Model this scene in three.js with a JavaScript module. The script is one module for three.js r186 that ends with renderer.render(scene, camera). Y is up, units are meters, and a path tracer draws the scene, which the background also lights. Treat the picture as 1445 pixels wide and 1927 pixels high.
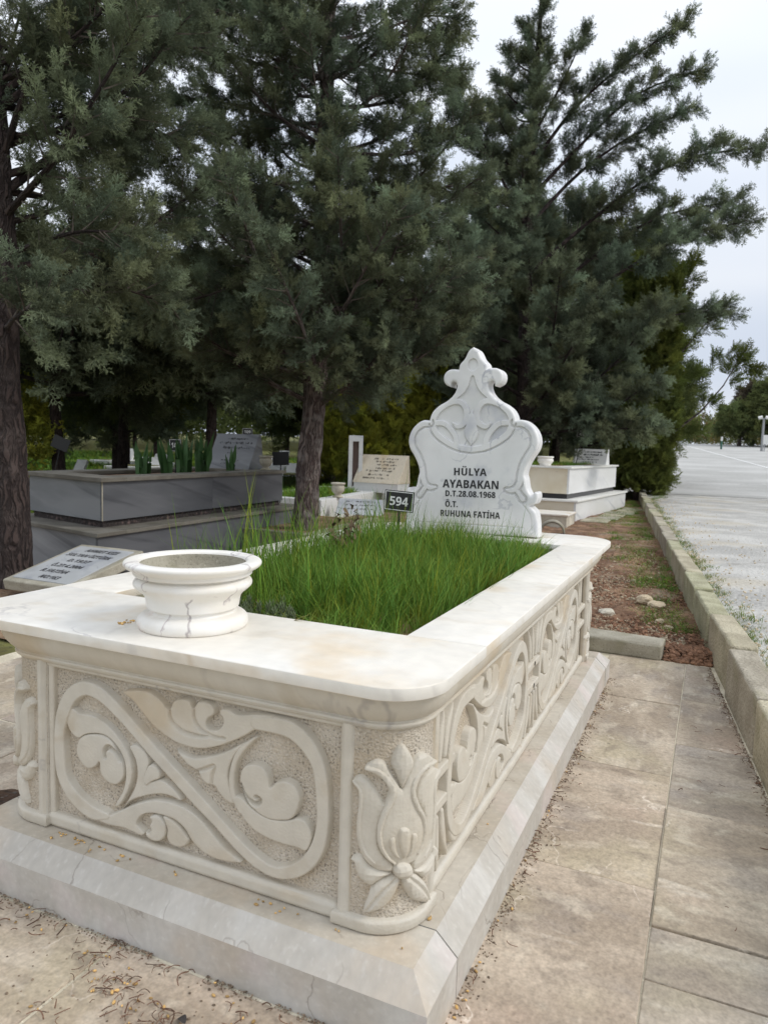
import * as THREE from 'three';
import { mergeGeometries, toCreasedNormals } from 'three/addons/utils/BufferGeometryUtils.js';
import { RoundedBoxGeometry } from 'three/addons/geometries/RoundedBoxGeometry.js';
import { TextGeometry } from 'three/addons/geometries/TextGeometry.js';
import { FontLoader } from 'three/addons/loaders/FontLoader.js';
import { ConvexGeometry } from 'three/addons/geometries/ConvexGeometry.js';

// ------------------------------------------------------------------ camera, sky, sun, exposure
const scene = new THREE.Scene();
const camera = new THREE.PerspectiveCamera(70.43, 767 / 1024, 0.05, 900);
{
  const yaw = 0.4234, pitch = -0.0915, roll = 0.0291;
  const f = new THREE.Vector3(-Math.sin(yaw) * Math.cos(pitch), Math.sin(pitch), -Math.cos(yaw) * Math.cos(pitch));
  const r = new THREE.Vector3(Math.cos(yaw), 0, -Math.sin(yaw)), u = new THREE.Vector3().crossVectors(r, f);
  const r2 = r.clone().multiplyScalar(Math.cos(roll)).addScaledVector(u, Math.sin(roll));
  const u2 = u.clone().multiplyScalar(Math.cos(roll)).addScaledVector(r, -Math.sin(roll));
  camera.quaternion.setFromRotationMatrix(new THREE.Matrix4().makeBasis(r2, u2, f.negate()));
  camera.position.set(0.4878, 1.0667, 1.2045);
}
camera.focus = 2.3; camera.userData.fStop = 6.5;

const SUN = new THREE.Vector3(0.74, 0.64, -0.16).normalize();
const sun = new THREE.DirectionalLight(new THREE.Color(1, 0.955, 0.89), 1.5);
sun.position.copy(SUN).multiplyScalar(40); sun.castShadow = true; sun.shadow.radius = 34; sun.shadow.mapSize.set(2048, 2048);
Object.assign(sun.shadow.camera, { left: -25, right: 25, top: 25, bottom: -25, near: 1, far: 110 });
scene.add(sun, sun.target);

const renderer = new THREE.WebGLRenderer({ antialias: true });
renderer.toneMapping = THREE.LinearToneMapping; renderer.toneMappingExposure = 1.08;
renderer.shadowMap.enabled = true; renderer.shadowMap.type = THREE.PCFSoftShadowMap;

// ------------------------------------------------------------------ random numbers and noise
function rng(seed) { let s = seed >>> 0; return () => { s = (s + 0x6d2b79f5) | 0; let t = Math.imul(s ^ (s >>> 15), 1 | s); t = (t + Math.imul(t ^ (t >>> 7), 61 | t)) ^ t; return ((t ^ (t >>> 14)) >>> 0) / 4294967296; }; }
const GR = []; for (let i = 0; i < 64; i++) GR.push(Math.cos(i / 64 * 6.28318), Math.sin(i / 64 * 6.28318));
function hash(x, y, s) { let h = Math.imul(x, 374761393) ^ Math.imul(y, 668265263) ^ Math.imul(s, 1274126177); h = Math.imul(h ^ (h >>> 13), 1274126177); return (h ^ (h >>> 16)) >>> 0; }
const fade = (t) => t * t * t * (t * (t * 6 - 15) + 10);
function pn(x, y, px, py, s) {          // periodic gradient noise, about -0.7 .. 0.7
  const xi = Math.floor(x), yi = Math.floor(y), fx = x - xi, fy = y - yi;
  const x0 = ((xi % px) + px) % px, x1 = (x0 + 1) % px, y0 = ((yi % py) + py) % py, y1 = (y0 + 1) % py;
  const g = (a, b, dx, dy) => { const k = (hash(a, b, s) & 63) * 2; return GR[k] * dx + GR[k + 1] * dy; };
  const u = fade(fx), v = fade(fy);
  const a = g(x0, y0, fx, fy), b = g(x1, y0, fx - 1, fy), c = g(x0, y1, fx, fy - 1), d = g(x1, y1, fx - 1, fy - 1);
  return (a + (b - a) * u) + ((c + (d - c) * u) - (a + (b - a) * u)) * v;
}
function fbm(u, v, p, oct, s, q = p) { let a = 0, w = 0.5, f = 1; for (let i = 0; i < oct; i++) { a += w * pn(u * p * f, v * q * f, p * f, q * f, s + i * 17); w *= 0.5; f *= 2; } return a * 1.6; }
const clamp = (x, a = 0, b = 1) => Math.min(b, Math.max(a, x));
const sstep = (a, b, x) => { const t = clamp((x - a) / (b - a)); return t * t * (3 - 2 * t); };
const lerp = (a, b, t) => a + (b - a) * t;
const mix3 = (a, b, t) => [lerp(a[0], b[0], t), lerp(a[1], b[1], t), lerp(a[2], b[2], t)];
const enc = (c) => { c = clamp(c); return Math.round(255 * (c <= 0.0031308 ? c * 12.92 : 1.055 * Math.pow(c, 1 / 2.4) - 0.055)); };
// colour map from linear base colours; fn(u, v) -> [r, g, b]
function colorTex(n, metres, fn) {
  const d = new Uint8Array(n * n * 4);
  for (let j = 0; j < n; j++) for (let i = 0; i < n; i++) { const c = fn(i / n, j / n), k = (j * n + i) * 4; d[k] = enc(c[0]); d[k + 1] = enc(c[1]); d[k + 2] = enc(c[2]); d[k + 3] = 255; }
  return fin(new THREE.DataTexture(d, n, n), metres, THREE.SRGBColorSpace);
}
function grayTex(n, metres, fn) {
  const d = new Uint8Array(n * n * 4);
  for (let j = 0; j < n; j++) for (let i = 0; i < n; i++) { const c = Math.round(255 * clamp(fn(i / n, j / n))), k = (j * n + i) * 4; d[k] = d[k + 1] = d[k + 2] = c; d[k + 3] = 255; }
  return fin(new THREE.DataTexture(d, n, n), metres, THREE.NoColorSpace);
}
function fin(t, metres, cs) { t.colorSpace = cs; t.wrapS = t.wrapT = THREE.RepeatWrapping; t.magFilter = THREE.LinearFilter; t.minFilter = THREE.LinearMipmapLinearFilter; t.generateMipmaps = true; t.repeat.set(1 / metres, 1 / metres); t.needsUpdate = true; return t; }

// sky: an even overcast, brighter overhead, faint blue breaks
{
  const W = 512, H = 256, d = new Float32Array(W * H * 4);
  for (let j = 0; j < H; j++) for (let i = 0; i < W; i++) {
    const el = ((j + 0.5) / H - 0.5) * Math.PI, k = (j * W + i) * 4, s = Math.max(0, Math.sin(el));
    const L = 0.76 * (1 + 0.7 * s);
    const st = el > -0.02 ? fbm(i / W, j / H, 4, 5, 5, 14) : 0, n = clamp(0.5 + 0.75 * st);
    const b = mix3([0.80, 0.885, 1.03], [0.95, 0.985, 1.04], sstep(0.2, 0.75, n));
    const m = L * (0.86 + 0.24 * n);
    d[k] = b[0] * m; d[k + 1] = b[1] * m; d[k + 2] = b[2] * m; d[k + 3] = 1;
  }
  const t = new THREE.DataTexture(d, W, H, THREE.RGBAFormat, THREE.FloatType);
  t.mapping = THREE.EquirectangularReflectionMapping; t.magFilter = t.minFilter = THREE.LinearFilter; t.needsUpdate = true;
  scene.background = t; scene.environment = t; scene.environmentIntensity = 1;
}

// ------------------------------------------------------------------ naming helpers
const used = new Map();
function numbered(name) { const k = used.get(name) || 0; used.set(name, k + 1); return k ? name + '_' + String(k).padStart(3, '0') : name; }
const shadow = (o) => { o.traverse((m) => { if (m.isMesh) { m.castShadow = true; m.receiveShadow = true; } }); return o; };
function thing(name, label, category, pos = [0, 0, 0], turn = 0, group) {
  const o = new THREE.Group(); o.name = numbered(name); o.position.set(...pos); o.rotation.y = turn; scene.add(o);
  o.userData = { label, category }; if (group) o.userData.group = group;
  return o;
}
function part(parent, name, geo, mat, label) {
  const m = new THREE.Mesh(Array.isArray(geo) ? merge(geo) : geo, mat); m.name = name; m.castShadow = m.receiveShadow = true; parent.add(m);
  if (label) m.userData.label = label;
  return m;
}
function struct(name, geo, mat) { const m = new THREE.Mesh(Array.isArray(geo) ? merge(geo) : geo, mat); m.name = numbered(name); m.userData.kind = 'structure'; m.castShadow = m.receiveShadow = true; scene.add(m); return m; }
function tag(o, label, category, group, kind) { o.userData.label = label; o.userData.category = category; if (group) o.userData.group = group; if (kind) o.userData.kind = kind; return o; }
function merge(list) {
  return mergeGeometries(list.map((g) => { g = g.index ? g.toNonIndexed() : g.clone(); for (const k of Object.keys(g.attributes)) if (!['position', 'normal', 'uv'].includes(k)) g.deleteAttribute(k);
    if (!g.attributes.uv) g.setAttribute('uv', new THREE.BufferAttribute(new Float32Array(g.attributes.position.count * 2), 2)); return g; }));
}
// uv in metres by the main direction of each face
function boxUV(g, off = [0, 0], rot = false) {
  g = g.index ? g.toNonIndexed() : g; const p = g.attributes.position, n = p.count, uv = new Float32Array(n * 2);
  for (let i = 0; i < n; i += 3) {
    const ax = p.getX(i), ay = p.getY(i), az = p.getZ(i), bx = p.getX(i + 1) - ax, by = p.getY(i + 1) - ay, bz = p.getZ(i + 1) - az, cx = p.getX(i + 2) - ax, cy = p.getY(i + 2) - ay, cz = p.getZ(i + 2) - az;
    const nx = Math.abs(by * cz - bz * cy), ny = Math.abs(bz * cx - bx * cz), nz = Math.abs(bx * cy - by * cx);
    for (let k = i; k < i + 3; k++) {
      let u, v; if (ny >= nx && ny >= nz) { u = p.getX(k); v = -p.getZ(k); } else if (nx >= nz) { u = -p.getZ(k); v = p.getY(k); } else { u = p.getX(k); v = p.getY(k); }
      if (rot) [u, v] = [v, -u];
      uv[2 * k] = u + off[0]; uv[2 * k + 1] = v + off[1];
    }
  }
  g.setAttribute('uv', new THREE.BufferAttribute(uv, 2)); return g;
}
const UVR = rng(77);
function box(w, h, d, x, y, z, r = 0.004) { // centre of the base at x, y, z
  const g = r > 0 ? new RoundedBoxGeometry(w, h, d, 2, Math.min(r, w / 2.1, h / 2.1, d / 2.1)) : new THREE.BoxGeometry(w, h, d);
  g.translate(0, h / 2, 0); const b = boxUV(g, [UVR() * 3, UVR() * 3]); b.translate(x, y, z); return b;
}
// ------------------------------------------------------------------ materials
const mat = (o) => new THREE.MeshStandardMaterial({ roughness: 0.8, metalness: 0, ...o });
const vein = (u, v, p, s, w, warp = 0.5) => { const a = fbm(u, v, p, 4, s + 40) * warp / p * 3; const n = Math.abs(fbm(u + a, v + a * 0.7, p, 4, s)); return 1 - sstep(0, w, n); };
// a jagged line once per tile along (a, b), broken up by a mask
const crack = (u, v, a, b, s, w, warp, lo, hi, mp = 4) => { const q = a * u + b * v + warp * fbm(u, v, 3, 7, s); return (1 - sstep(0, w, Math.abs(q - Math.floor(q) - 0.5))) * sstep(lo, hi, fbm(u, v, mp, 3, s + 50)); };
const MARBLE = (() => { // warm white marble of the carved grave
  const map = colorTex(1024, 1.7, (u, v) => {
    let c = [0.775, 0.735, 0.66];
    c = mix3(c, [0.80, 0.775, 0.72], sstep(-0.1, 0.45, fbm(u, v, 3, 5, 1)));
    c = mix3(c, [0.70, 0.57, 0.40], 0.7 * sstep(0.12, 0.5, fbm(u, v, 4, 6, 2)) );
    c = mix3(c, [0.66, 0.65, 0.63], 0.35 * sstep(0.15, 0.6, fbm(u + 0.4, v, 5, 5, 3, 9)));
    c = mix3(c, [0.56, 0.44, 0.30], 0.5 * crack(u, v, 2, -1, 9, 0.03, 0.6, -0.12, 0.35, 4)); c = mix3(c, [0.50, 0.47, 0.44], 0.35 * crack(u, v, 3, 2, 10, 0.03, 0.6, -0.1, 0.35, 4));
    c = mix3(c, [0.40, 0.38, 0.38], 0.6 * crack(u, v, 1, 1, 19, 0.008, 0.45, -0.05, 0.25, 3));
    c = mix3(c, [0.60, 0.52, 0.40], 0.35 * sstep(0.18, 0.5, fbm(u, v, 11, 6, 7, 14))); const k = 1 + 0.1 * fbm(u, v, 40, 4, 6); return [c[0] * k, c[1] * k, c[2] * k];
  });
  const bump = grayTex(512, 0.6, (u, v) => 0.5 + 0.4 * fbm(u, v, 12, 4, 8));
  return { map, bump };
})();
const mMarble = mat({ map: MARBLE.map, roughness: 0.5, bumpMap: MARBLE.bump, bumpScale: 0.0006 });
const mRelief = mat({ map: MARBLE.map, color: new THREE.Color(0.775, 0.755, 0.71), roughness: 0.62, bumpMap: grayTex(512, 0.4, (u, v) => 0.5 + 0.35 * fbm(u, v, 14, 3, 88) + 0.3 * fbm(u, v, 70, 2, 89)), bumpScale: 0.0014 });
const mRough = (() => { // pecked ground behind the carving
  const map = colorTex(1024, 0.5, (u, v) => {
    let c = mix3([0.50, 0.435, 0.345], [0.60, 0.54, 0.45], sstep(-0.3, 0.4, fbm(u, v, 5, 4, 11)));
    c = mix3(c, [0.52, 0.42, 0.29], 0.5 * sstep(0.1, 0.5, fbm(u, v, 3, 4, 12)));
    const s = fbm(u, v, 110, 2, 13); c = mix3(c, [0.20, 0.175, 0.15], 0.9 * sstep(0.16, 0.4, s) * sstep(-0.35, 0.2, fbm(u, v, 6, 3, 14))); c = mix3(c, [0.74, 0.71, 0.66], 0.5 * sstep(0.2, 0.45, -s));
    const k = 1 + 0.22 * fbm(u, v, 70, 2, 15); return [c[0] * k, c[1] * k, c[2] * k];
  });
  const b = grayTex(1024, 0.5, (u, v) => 0.55 - 0.6 * fbm(u, v, 110, 2, 13) + 0.3 * fbm(u, v, 40, 2, 16));
  return mat({ map, bumpMap: b, bumpScale: 0.004, roughness: 0.9 });
})();
const mLime = (() => { // pale limestone of the plinth, hairline cracks
  const cr = (u, v) => Math.max(crack(u, v, 3, 2, 21, 0.013, 0.9, 0.0, 0.12, 5), 0.8 * crack(u, v, 2, -3, 26, 0.012, 1.1, 0.04, 0.18, 5), 0.5 * crack(u, v, 5, 1, 27, 0.012, 1.0, 0.16, 0.3, 7));
  const map = colorTex(1024, 1.1, (u, v) => {
    let c = mix3([0.48, 0.45, 0.40], [0.57, 0.55, 0.51], sstep(-0.3, 0.4, fbm(u, v, 6, 5, 22)));
    c = mix3(c, [0.58, 0.47, 0.35], 0.5 * sstep(0.1, 0.55, fbm(u, v, 3, 5, 23)));
    c = mix3(c, [0.61, 0.53, 0.50], 0.5 * sstep(0.15, 0.5, fbm(u, v, 5, 4, 27)));
    c = mix3(c, [0.74, 0.725, 0.69], 0.2 * sstep(0.15, 0.5, fbm(u, v, 75, 3, 25)));
    c = mix3(c, [0.30, 0.265, 0.23], 0.75 * cr(u, v));
    const k = 1 + 0.12 * fbm(u, v, 60, 3, 28); return [c[0] * k, c[1] * k, c[2] * k];
  });
  const b = grayTex(1024, 1.1, (u, v) => 0.6 + 0.25 * fbm(u, v, 50, 3, 25) - 0.5 * cr(u, v));
  return mat({ map, bumpMap: b, bumpScale: 0.0016, roughness: 0.78, vertexColors: true });
})();
const mBowl = mat({ roughness: 0.48, bumpMap: MARBLE.bump, bumpScale: 0.0005, map: colorTex(512, 0.55, (u, v) => {
  let c = mix3([0.80, 0.765, 0.70], [0.84, 0.82, 0.78], sstep(-0.2, 0.4, fbm(u, v, 4, 4, 51)));
  c = mix3(c, [0.60, 0.42, 0.33], 0.4 * sstep(0.3, 0.6, fbm(u, v, 3, 5, 54)));
  c = mix3(c, [0.22, 0.17, 0.19], 0.65 * crack(u, v, 3, 0, 55, 0.05, 0.6, 0.02, 0.28, 4)); c = mix3(c, [0.30, 0.22, 0.23], 0.55 * crack(u, v, 2, 1, 58, 0.03, 0.9, 0.05, 0.3, 5));
  return c; }) });
const mHead = mat({ roughness: 0.42, bumpMap: MARBLE.bump, bumpScale: 0.0004, map: colorTex(1024, 1.0, (u, v) => {
  let c = mix3([0.66, 0.655, 0.64], [0.75, 0.745, 0.73], sstep(-0.3, 0.3, fbm(u, v, 4, 5, 61)));
  c = mix3(c, [0.47, 0.48, 0.52], 0.7 * sstep(0.1, 0.5, fbm(u, v, 5, 6, 62)));
  c = mix3(c, [0.30, 0.31, 0.36], 0.65 * crack(u, v, 3, 1, 63, 0.028, 0.9, -0.1, 0.2, 5)); c = mix3(c, [0.36, 0.37, 0.41], 0.5 * crack(u, v, 2, -3, 65, 0.03, 1.0, -0.02, 0.25, 5));
  c = mix3(c, [0.42, 0.43, 0.47], 0.5 * sstep(0.35, 0.6, fbm(u, v, 24, 3, 67)) * sstep(0.0, 0.4, fbm(u, v, 3, 3, 68)));
  return c; }) });
const streak = (u, v, s, p) => fbm(u, v, p, 5, s, p * 4);
const darkMap = colorTex(1024, 1.4, (u, v) => {
  const q = streak(u, v + u, 71, 2);
  let c = mix3([0.20, 0.21, 0.225], [0.30, 0.31, 0.325], sstep(-0.35, 0.35, fbm(u, v, 3, 5, 72)));
  c = mix3(c, [0.09, 0.095, 0.11], 0.75 * sstep(0.1, 0.5, q)); c = mix3(c, [0.40, 0.41, 0.42], 0.4 * sstep(0.15, 0.5, -q));
  return c; });
darkMap.repeat.set(1 / 3.6, 1 / 0.9);
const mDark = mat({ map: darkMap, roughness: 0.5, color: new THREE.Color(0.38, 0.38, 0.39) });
const whiteMap = colorTex(1024, 1.6, (u, v) => {
  const q = streak(u, v + u, 81, 2);
  let c = mix3([0.72, 0.72, 0.70], [0.80, 0.80, 0.79], sstep(-0.3, 0.4, fbm(u, v, 3, 5, 82)));
  c = mix3(c, [0.40, 0.42, 0.46], 0.6 * sstep(0.22, 0.6, q)); c = mix3(c, [0.55, 0.57, 0.60], 0.4 * sstep(0.1, 0.5, fbm(u, v, 3, 4, 84)));
  return c; });
whiteMap.repeat.set(1 / 3.2, 1 / 1.1);
const mWhite = mat({ map: whiteMap, roughness: 0.4 });
const mWhiteWarm = mat({ roughness: 0.45, map: colorTex(512, 1.6, (u, v) => {
  let c = mix3([0.66, 0.58, 0.43], [0.74, 0.68, 0.55], sstep(-0.3, 0.4, fbm(u, v, 3, 5, 85)));
  return mix3(c, [0.40, 0.33, 0.25], 0.5 * vein(u, v, 3, 86, 0.03) * sstep(0, 0.4, fbm(u, v, 2, 3, 87))); }) });
const mBlackStone = mat({ color: new THREE.Color(0.02, 0.02, 0.022), roughness: 0.35 });
const mRust = mat({ roughness: 0.95, map: colorTex(256, 0.5, (u, v) => mix3([0.035, 0.028, 0.026], [0.13, 0.09, 0.08], sstep(0, 0.5, fbm(u, v, 8, 5, 91)))), bumpMap: grayTex(256, 0.4, (u, v) => 0.5 + 0.6 * fbm(u, v, 10, 4, 91)), bumpScale: 0.02 });
const CONC = (() => {
  const map = colorTex(1024, 0.9, (u, v) => {
    let c = mix3([0.30, 0.285, 0.245], [0.42, 0.405, 0.36], sstep(-0.35, 0.4, fbm(u, v, 5, 5, 101)));
    c = mix3(c, [0.24, 0.24, 0.155], 0.45 * sstep(0.1, 0.5, fbm(u, v, 4, 5, 102)));
    const s = fbm(u, v, 100, 2, 103); c = mix3(c, [0.13, 0.12, 0.10], 0.7 * sstep(0.25, 0.5, s)); c = mix3(c, [0.60, 0.58, 0.53], 0.6 * sstep(0.3, 0.55, -s));
    return c; });
  const b = grayTex(1024, 0.9, (u, v) => 0.55 + 0.4 * fbm(u, v, 60, 4, 103));
  return { map, b };
})();
const mKerb = mat({ map: CONC.map, color: new THREE.Color(1.12, 1.06, 0.9), bumpMap: CONC.b, bumpScale: 0.008, roughness: 0.95 });
const KERBS = [[1.12, 1.06, 0.9], [1.2, 1.12, 0.92], [0.98, 0.96, 0.88], [1.1, 1.1, 0.84], [1.05, 0.98, 0.88]].map((c) => mat({ map: CONC.map, color: new THREE.Color(...c), bumpMap: CONC.b, bumpScale: 0.01, roughness: 0.95 }));
const mConc = mat({ map: CONC.map, color: new THREE.Color(0.98, 0.95, 0.86), bumpMap: CONC.b, bumpScale: 0.003, roughness: 0.93 });
const mCement = mat({ map: CONC.map, color: new THREE.Color(0.4, 0.385, 0.365), bumpMap: CONC.b, bumpScale: 0.002, roughness: 0.93 });
const mPaleConc = mat({ map: CONC.map, color: new THREE.Color(1.55, 1.5, 1.4), bumpMap: CONC.b, bumpScale: 0.003, roughness: 0.93 });
const PAV = (() => {
  const vv = (u, v) => Math.max(crack(u, v, 2, 1, 115, 0.012, 1.2, 0.0, 0.25, 5), 0.7 * crack(u, v, 3, -2, 116, 0.014, 1.3, 0.05, 0.3, 6), 0.6 * sstep(0.3, 0.55, fbm(u, v, 6, 7, 117, 18)));
  const map = colorTex(1024, 1.5, (u, v) => {
    let c = mix3([0.30, 0.25, 0.195], [0.42, 0.36, 0.29], sstep(-0.3, 0.35, fbm(u, v, 4, 6, 111, 8)));
    c = mix3(c, [0.27, 0.24, 0.215], 0.55 * sstep(0.05, 0.5, fbm(u, v, 5, 6, 112, 10)));
    c = mix3(c, [0.45, 0.34, 0.275], 0.45 * sstep(0.1, 0.5, fbm(u, v, 3, 5, 113)));
    c = mix3(c, [0.40, 0.36, 0.25], 0.5 * sstep(0.05, 0.5, fbm(u, v, 3, 5, 114)));
    c = mix3(c, [0.66, 0.61, 0.54], 0.7 * vv(u, v));
    c = mix3(c, [0.50, 0.45, 0.37], 0.5 * sstep(0.1, 0.45, fbm(u, v, 12, 6, 122, 20))); c = mix3(c, [0.21, 0.175, 0.14], 0.5 * sstep(0.12, 0.45, fbm(u, v, 14, 6, 123, 22)));
    c = mix3(c, [0.15, 0.13, 0.11], 0.6 * sstep(0.42, 0.6, fbm(u, v, 60, 2, 118)));
    const k = 1 + 0.3 * fbm(u, v, 90, 3, 119) + 0.25 * fbm(u, v, 220, 2, 124); return [c[0] * k, c[1] * k, c[2] * k]; });
  const b = grayTex(1024, 1.5, (u, v) => 0.5 + 0.35 * fbm(u, v, 14, 7, 121) + 0.25 * fbm(u, v, 110, 3, 119));
  return { map, b };
})();
const PAVERS = [[1.15, 1.12, 1.07], [1.08, 1.08, 1.07], [1.2, 1.15, 1.1], [1.13, 1.11, 1.05]].map((c) => mat({ map: PAV.map, bumpMap: PAV.b, bumpScale: 0.006, roughness: 0.78, color: new THREE.Color(...c) }));
const mMortar = mat({ map: CONC.map, color: new THREE.Color(1.75, 1.65, 1.45), bumpMap: CONC.b, bumpScale: 0.004, roughness: 0.95 });
const SOIL = (() => {
  const map = colorTex(1024, 1.6, (u, v) => {
    let c = mix3([0.15, 0.08, 0.045], [0.30, 0.185, 0.11], sstep(-0.35, 0.4, fbm(u, v, 6, 6, 131)));
    c = mix3(c, [0.30, 0.24, 0.17], 0.6 * sstep(0.1, 0.5, fbm(u, v, 4, 5, 132)));
    c = mix3(c, [0.40, 0.385, 0.36], 0.8 * sstep(0.3, 0.5, fbm(u, v, 50, 3, 133)) * sstep(-0.1, 0.4, fbm(u, v, 4, 3, 134)));
    c = mix3(c, [0.05, 0.035, 0.025], 0.6 * sstep(0.25, 0.5, fbm(u, v, 44, 3, 135))); return c; });
  const b = grayTex(1024, 1.6, (u, v) => 0.5 + 0.5 * fbm(u, v, 30, 5, 133));
  return { map, b };
})();
const mSoil = mat({ map: SOIL.map, bumpMap: SOIL.b, bumpScale: 0.035, roughness: 1 });
const mGround = mat({ map: SOIL.map, color: new THREE.Color(0.6, 1.0, 0.45), bumpMap: SOIL.b, bumpScale: 0.02, roughness: 1 });
const mGravel = (() => {
  const map = colorTex(1024, 2.4, (u, v) => {
    let c = mix3([0.40, 0.39, 0.365], [0.56, 0.545, 0.51], sstep(-0.35, 0.4, fbm(u, v, 4, 6, 141)));
    c = mix3(c, [0.50, 0.44, 0.33], 0.5 * sstep(0.1, 0.5, fbm(u, v, 3, 5, 142)));
    c = mix3(c, [0.20, 0.17, 0.14], 0.6 * sstep(0.25, 0.55, fbm(u, v, 5, 6, 143)));
    const s = fbm(u, v, 110, 2, 144); c = mix3(c, [0.15, 0.145, 0.14], 0.6 * sstep(0.2, 0.5, s)); c = mix3(c, [0.68, 0.67, 0.65], 0.6 * sstep(0.25, 0.5, -s)); return c; });
  return mat({ map, bumpMap: grayTex(1024, 2.4, (u, v) => 0.5 + 0.5 * fbm(u, v, 90, 3, 144)), bumpScale: 0.012, roughness: 1 });
})();
const mAsphalt = mat({ roughness: 0.95, bumpMap: grayTex(512, 1.2, (u, v) => 0.5 + 0.5 * fbm(u, v, 60, 3, 158)), bumpScale: 0.004, map: colorTex(1024, 14, (u, v) => {
  let c = mix3([0.40, 0.395, 0.375], [0.49, 0.485, 0.465], sstep(-0.3, 0.4, fbm(u, v, 5, 6, 151)));
  c = mix3(c, [0.30, 0.30, 0.29], 0.5 * vein(u, v, 3, 155, 0.05, 0.9) * sstep(-0.1, 0.3, fbm(u, v, 3, 3, 156)));
  c = mix3(c, [0.58, 0.57, 0.55], 0.6 * sstep(0.2, 0.5, fbm(u, v, 4, 4, 157, 12)));
  const k = 1 + 0.15 * fbm(u, v, 120, 3, 153); return [c[0] * k, c[1] * k, c[2] * k]; }) });
const BARK = (() => {
  const q = (u, v) => { const w = fbm(u, v, 8, 4, 164, 5) * 0.05; return 1 - Math.abs(fbm(u + w, v, 22, 4, 161, 4)) * 2.2; };
  const map = colorTex(512, 1, (u, v) => { const r = clamp(q(u, v)); let c = mix3([0.17, 0.135, 0.12], [0.055, 0.036, 0.032], sstep(0.55, 0.95, r)); c = mix3(c, [0.27, 0.245, 0.225], 0.6 * sstep(0.0, 0.5, fbm(u, v, 4, 5, 163, 8))); return c; });
  const b = grayTex(512, 1, (u, v) => 1 - sstep(0.3, 1, q(u, v)));
  return { map, b };
})();
const mBark = mat({ map: BARK.map, bumpMap: BARK.b, bumpScale: 0.03, roughness: 0.95 });
const mBarkDark = mat({ map: BARK.map, color: new THREE.Color(0.32, 0.27, 0.265), bumpMap: BARK.b, bumpScale: 0.03, roughness: 0.95 });
const mTwig = mat({ color: new THREE.Color(0.11, 0.09, 0.075), roughness: 0.95 });
const mPaleTwig = mat({ color: new THREE.Color(0.33, 0.30, 0.26), roughness: 0.95 });
const foliage = (r, g, b) => new THREE.MeshPhysicalMaterial({ color: new THREE.Color(r, g, b), roughness: 0.95, side: THREE.DoubleSide, specularIntensity: 0.3, transmission: 0.3, thickness: 0 });
const mCyp = foliage(0.175, 0.212, 0.14), mArb = foliage(0.15, 0.185, 0.05), mYellow = foliage(0.34, 0.36, 0.06), mLeaf = foliage(0.15, 0.185, 0.07), mBrownTree = foliage(0.10, 0.085, 0.06);
const mGrass = new THREE.MeshPhysicalMaterial({ color: new THREE.Color(0.09, 0.205, 0.028), roughness: 0.6, side: THREE.DoubleSide, specularIntensity: 0.4 });
const mIris = new THREE.MeshPhysicalMaterial({ color: new THREE.Color(0.055, 0.12, 0.04), roughness: 0.5, side: THREE.DoubleSide, specularIntensity: 0.4 });
const mSedum = foliage(0.15, 0.19, 0.10), mShrub = foliage(0.055, 0.10, 0.035);
const mBlackPaint = mat({ color: new THREE.Color(0.012, 0.012, 0.013), roughness: 0.45 });
const mWhitePaint = mat({ color: new THREE.Color(0.74, 0.74, 0.72), roughness: 0.5 });
const mInk = mat({ color: new THREE.Color(0.018, 0.018, 0.02), roughness: 0.5 });
const mSeed = mat({ color: new THREE.Color(0.55, 0.36, 0.14), roughness: 0.7 });
const mNeedle = mat({ color: new THREE.Color(0.13, 0.07, 0.045), roughness: 0.9 });
const mSteel = mat({ color: new THREE.Color(0.33, 0.34, 0.35), roughness: 0.5, metalness: 0.3 });
const PANEL={};
PANEL.ribbon=[[-.734,.196,.0089],[-.78,.194,.0181],[-.834,.216,.019],[-.872,.257,.0172],[-.882,.313,.0178],[-.882,.365,.0172],[-.869,.42,.0196],[-.841,.466,.0187],[-.8,.488,.0177],[-.754,.483,.0179],[-.703,.455,.0166],[-.65,.418,.0161],[-.595,.377,.0164],[-.536,.337,.0161],[-.478,.297,.0164],[-.421,.259,.0146],[-.366,.221,.0146],[-.323,.198,.0146],[-.281,.188,.0136],[-.241,.198,.0151],[-.204,.226,.0157],[-.18,.266,.0157],[-.17,.313,.0146],[-.17,.357,.0151],[-.174,.399,.016],[-.184,.439,.016],[-.209,.473,.0187],[-.242,.494,.0192],[-.282,.498,.0182],[-.328,.494,.0151]];
PANEL.leafB=[[-.841,.433],[-.821,.425],[-.778,.427],[-.732,.413],[-.693,.385],[-.668,.352],[-.66,.314],[-.671,.274],[-.702,.226],[-.711,.226],[-.687,.268],[-.679,.305],[-.684,.341],[-.707,.37],[-.739,.386],[-.772,.385],[-.805,.375],[-.822,.364],[-.846,.372],[-.86,.395],[-.857,.419]];
PANEL.heartB=[[-.822,.359],[-.829,.332],[-.818,.31],[-.793,.297],[-.769,.307],[-.758,.32],[-.754,.294],[-.734,.278],[-.705,.278],[-.685,.301],[-.686,.329],[-.701,.351],[-.717,.375],[-.739,.385],[-.775,.383],[-.805,.374]];
PANEL.heartBgroove=[[-.74,.336,.0031],[-.741,.35,.0033],[-.73,.361,.0042],[-.71,.354,.0028],[-.695,.337,.0018]];
PANEL.leafC=[[-.669,.374],[-.65,.382],[-.626,.374],[-.612,.354],[-.617,.329],[-.621,.308],[-.608,.306],[-.58,.317],[-.548,.307],[-.53,.295],[-.521,.282],[-.548,.285],[-.577,.284],[-.62,.27],[-.67,.244],[-.692,.221],[-.657,.275],[-.646,.312],[-.651,.346],[-.662,.364]];
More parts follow.
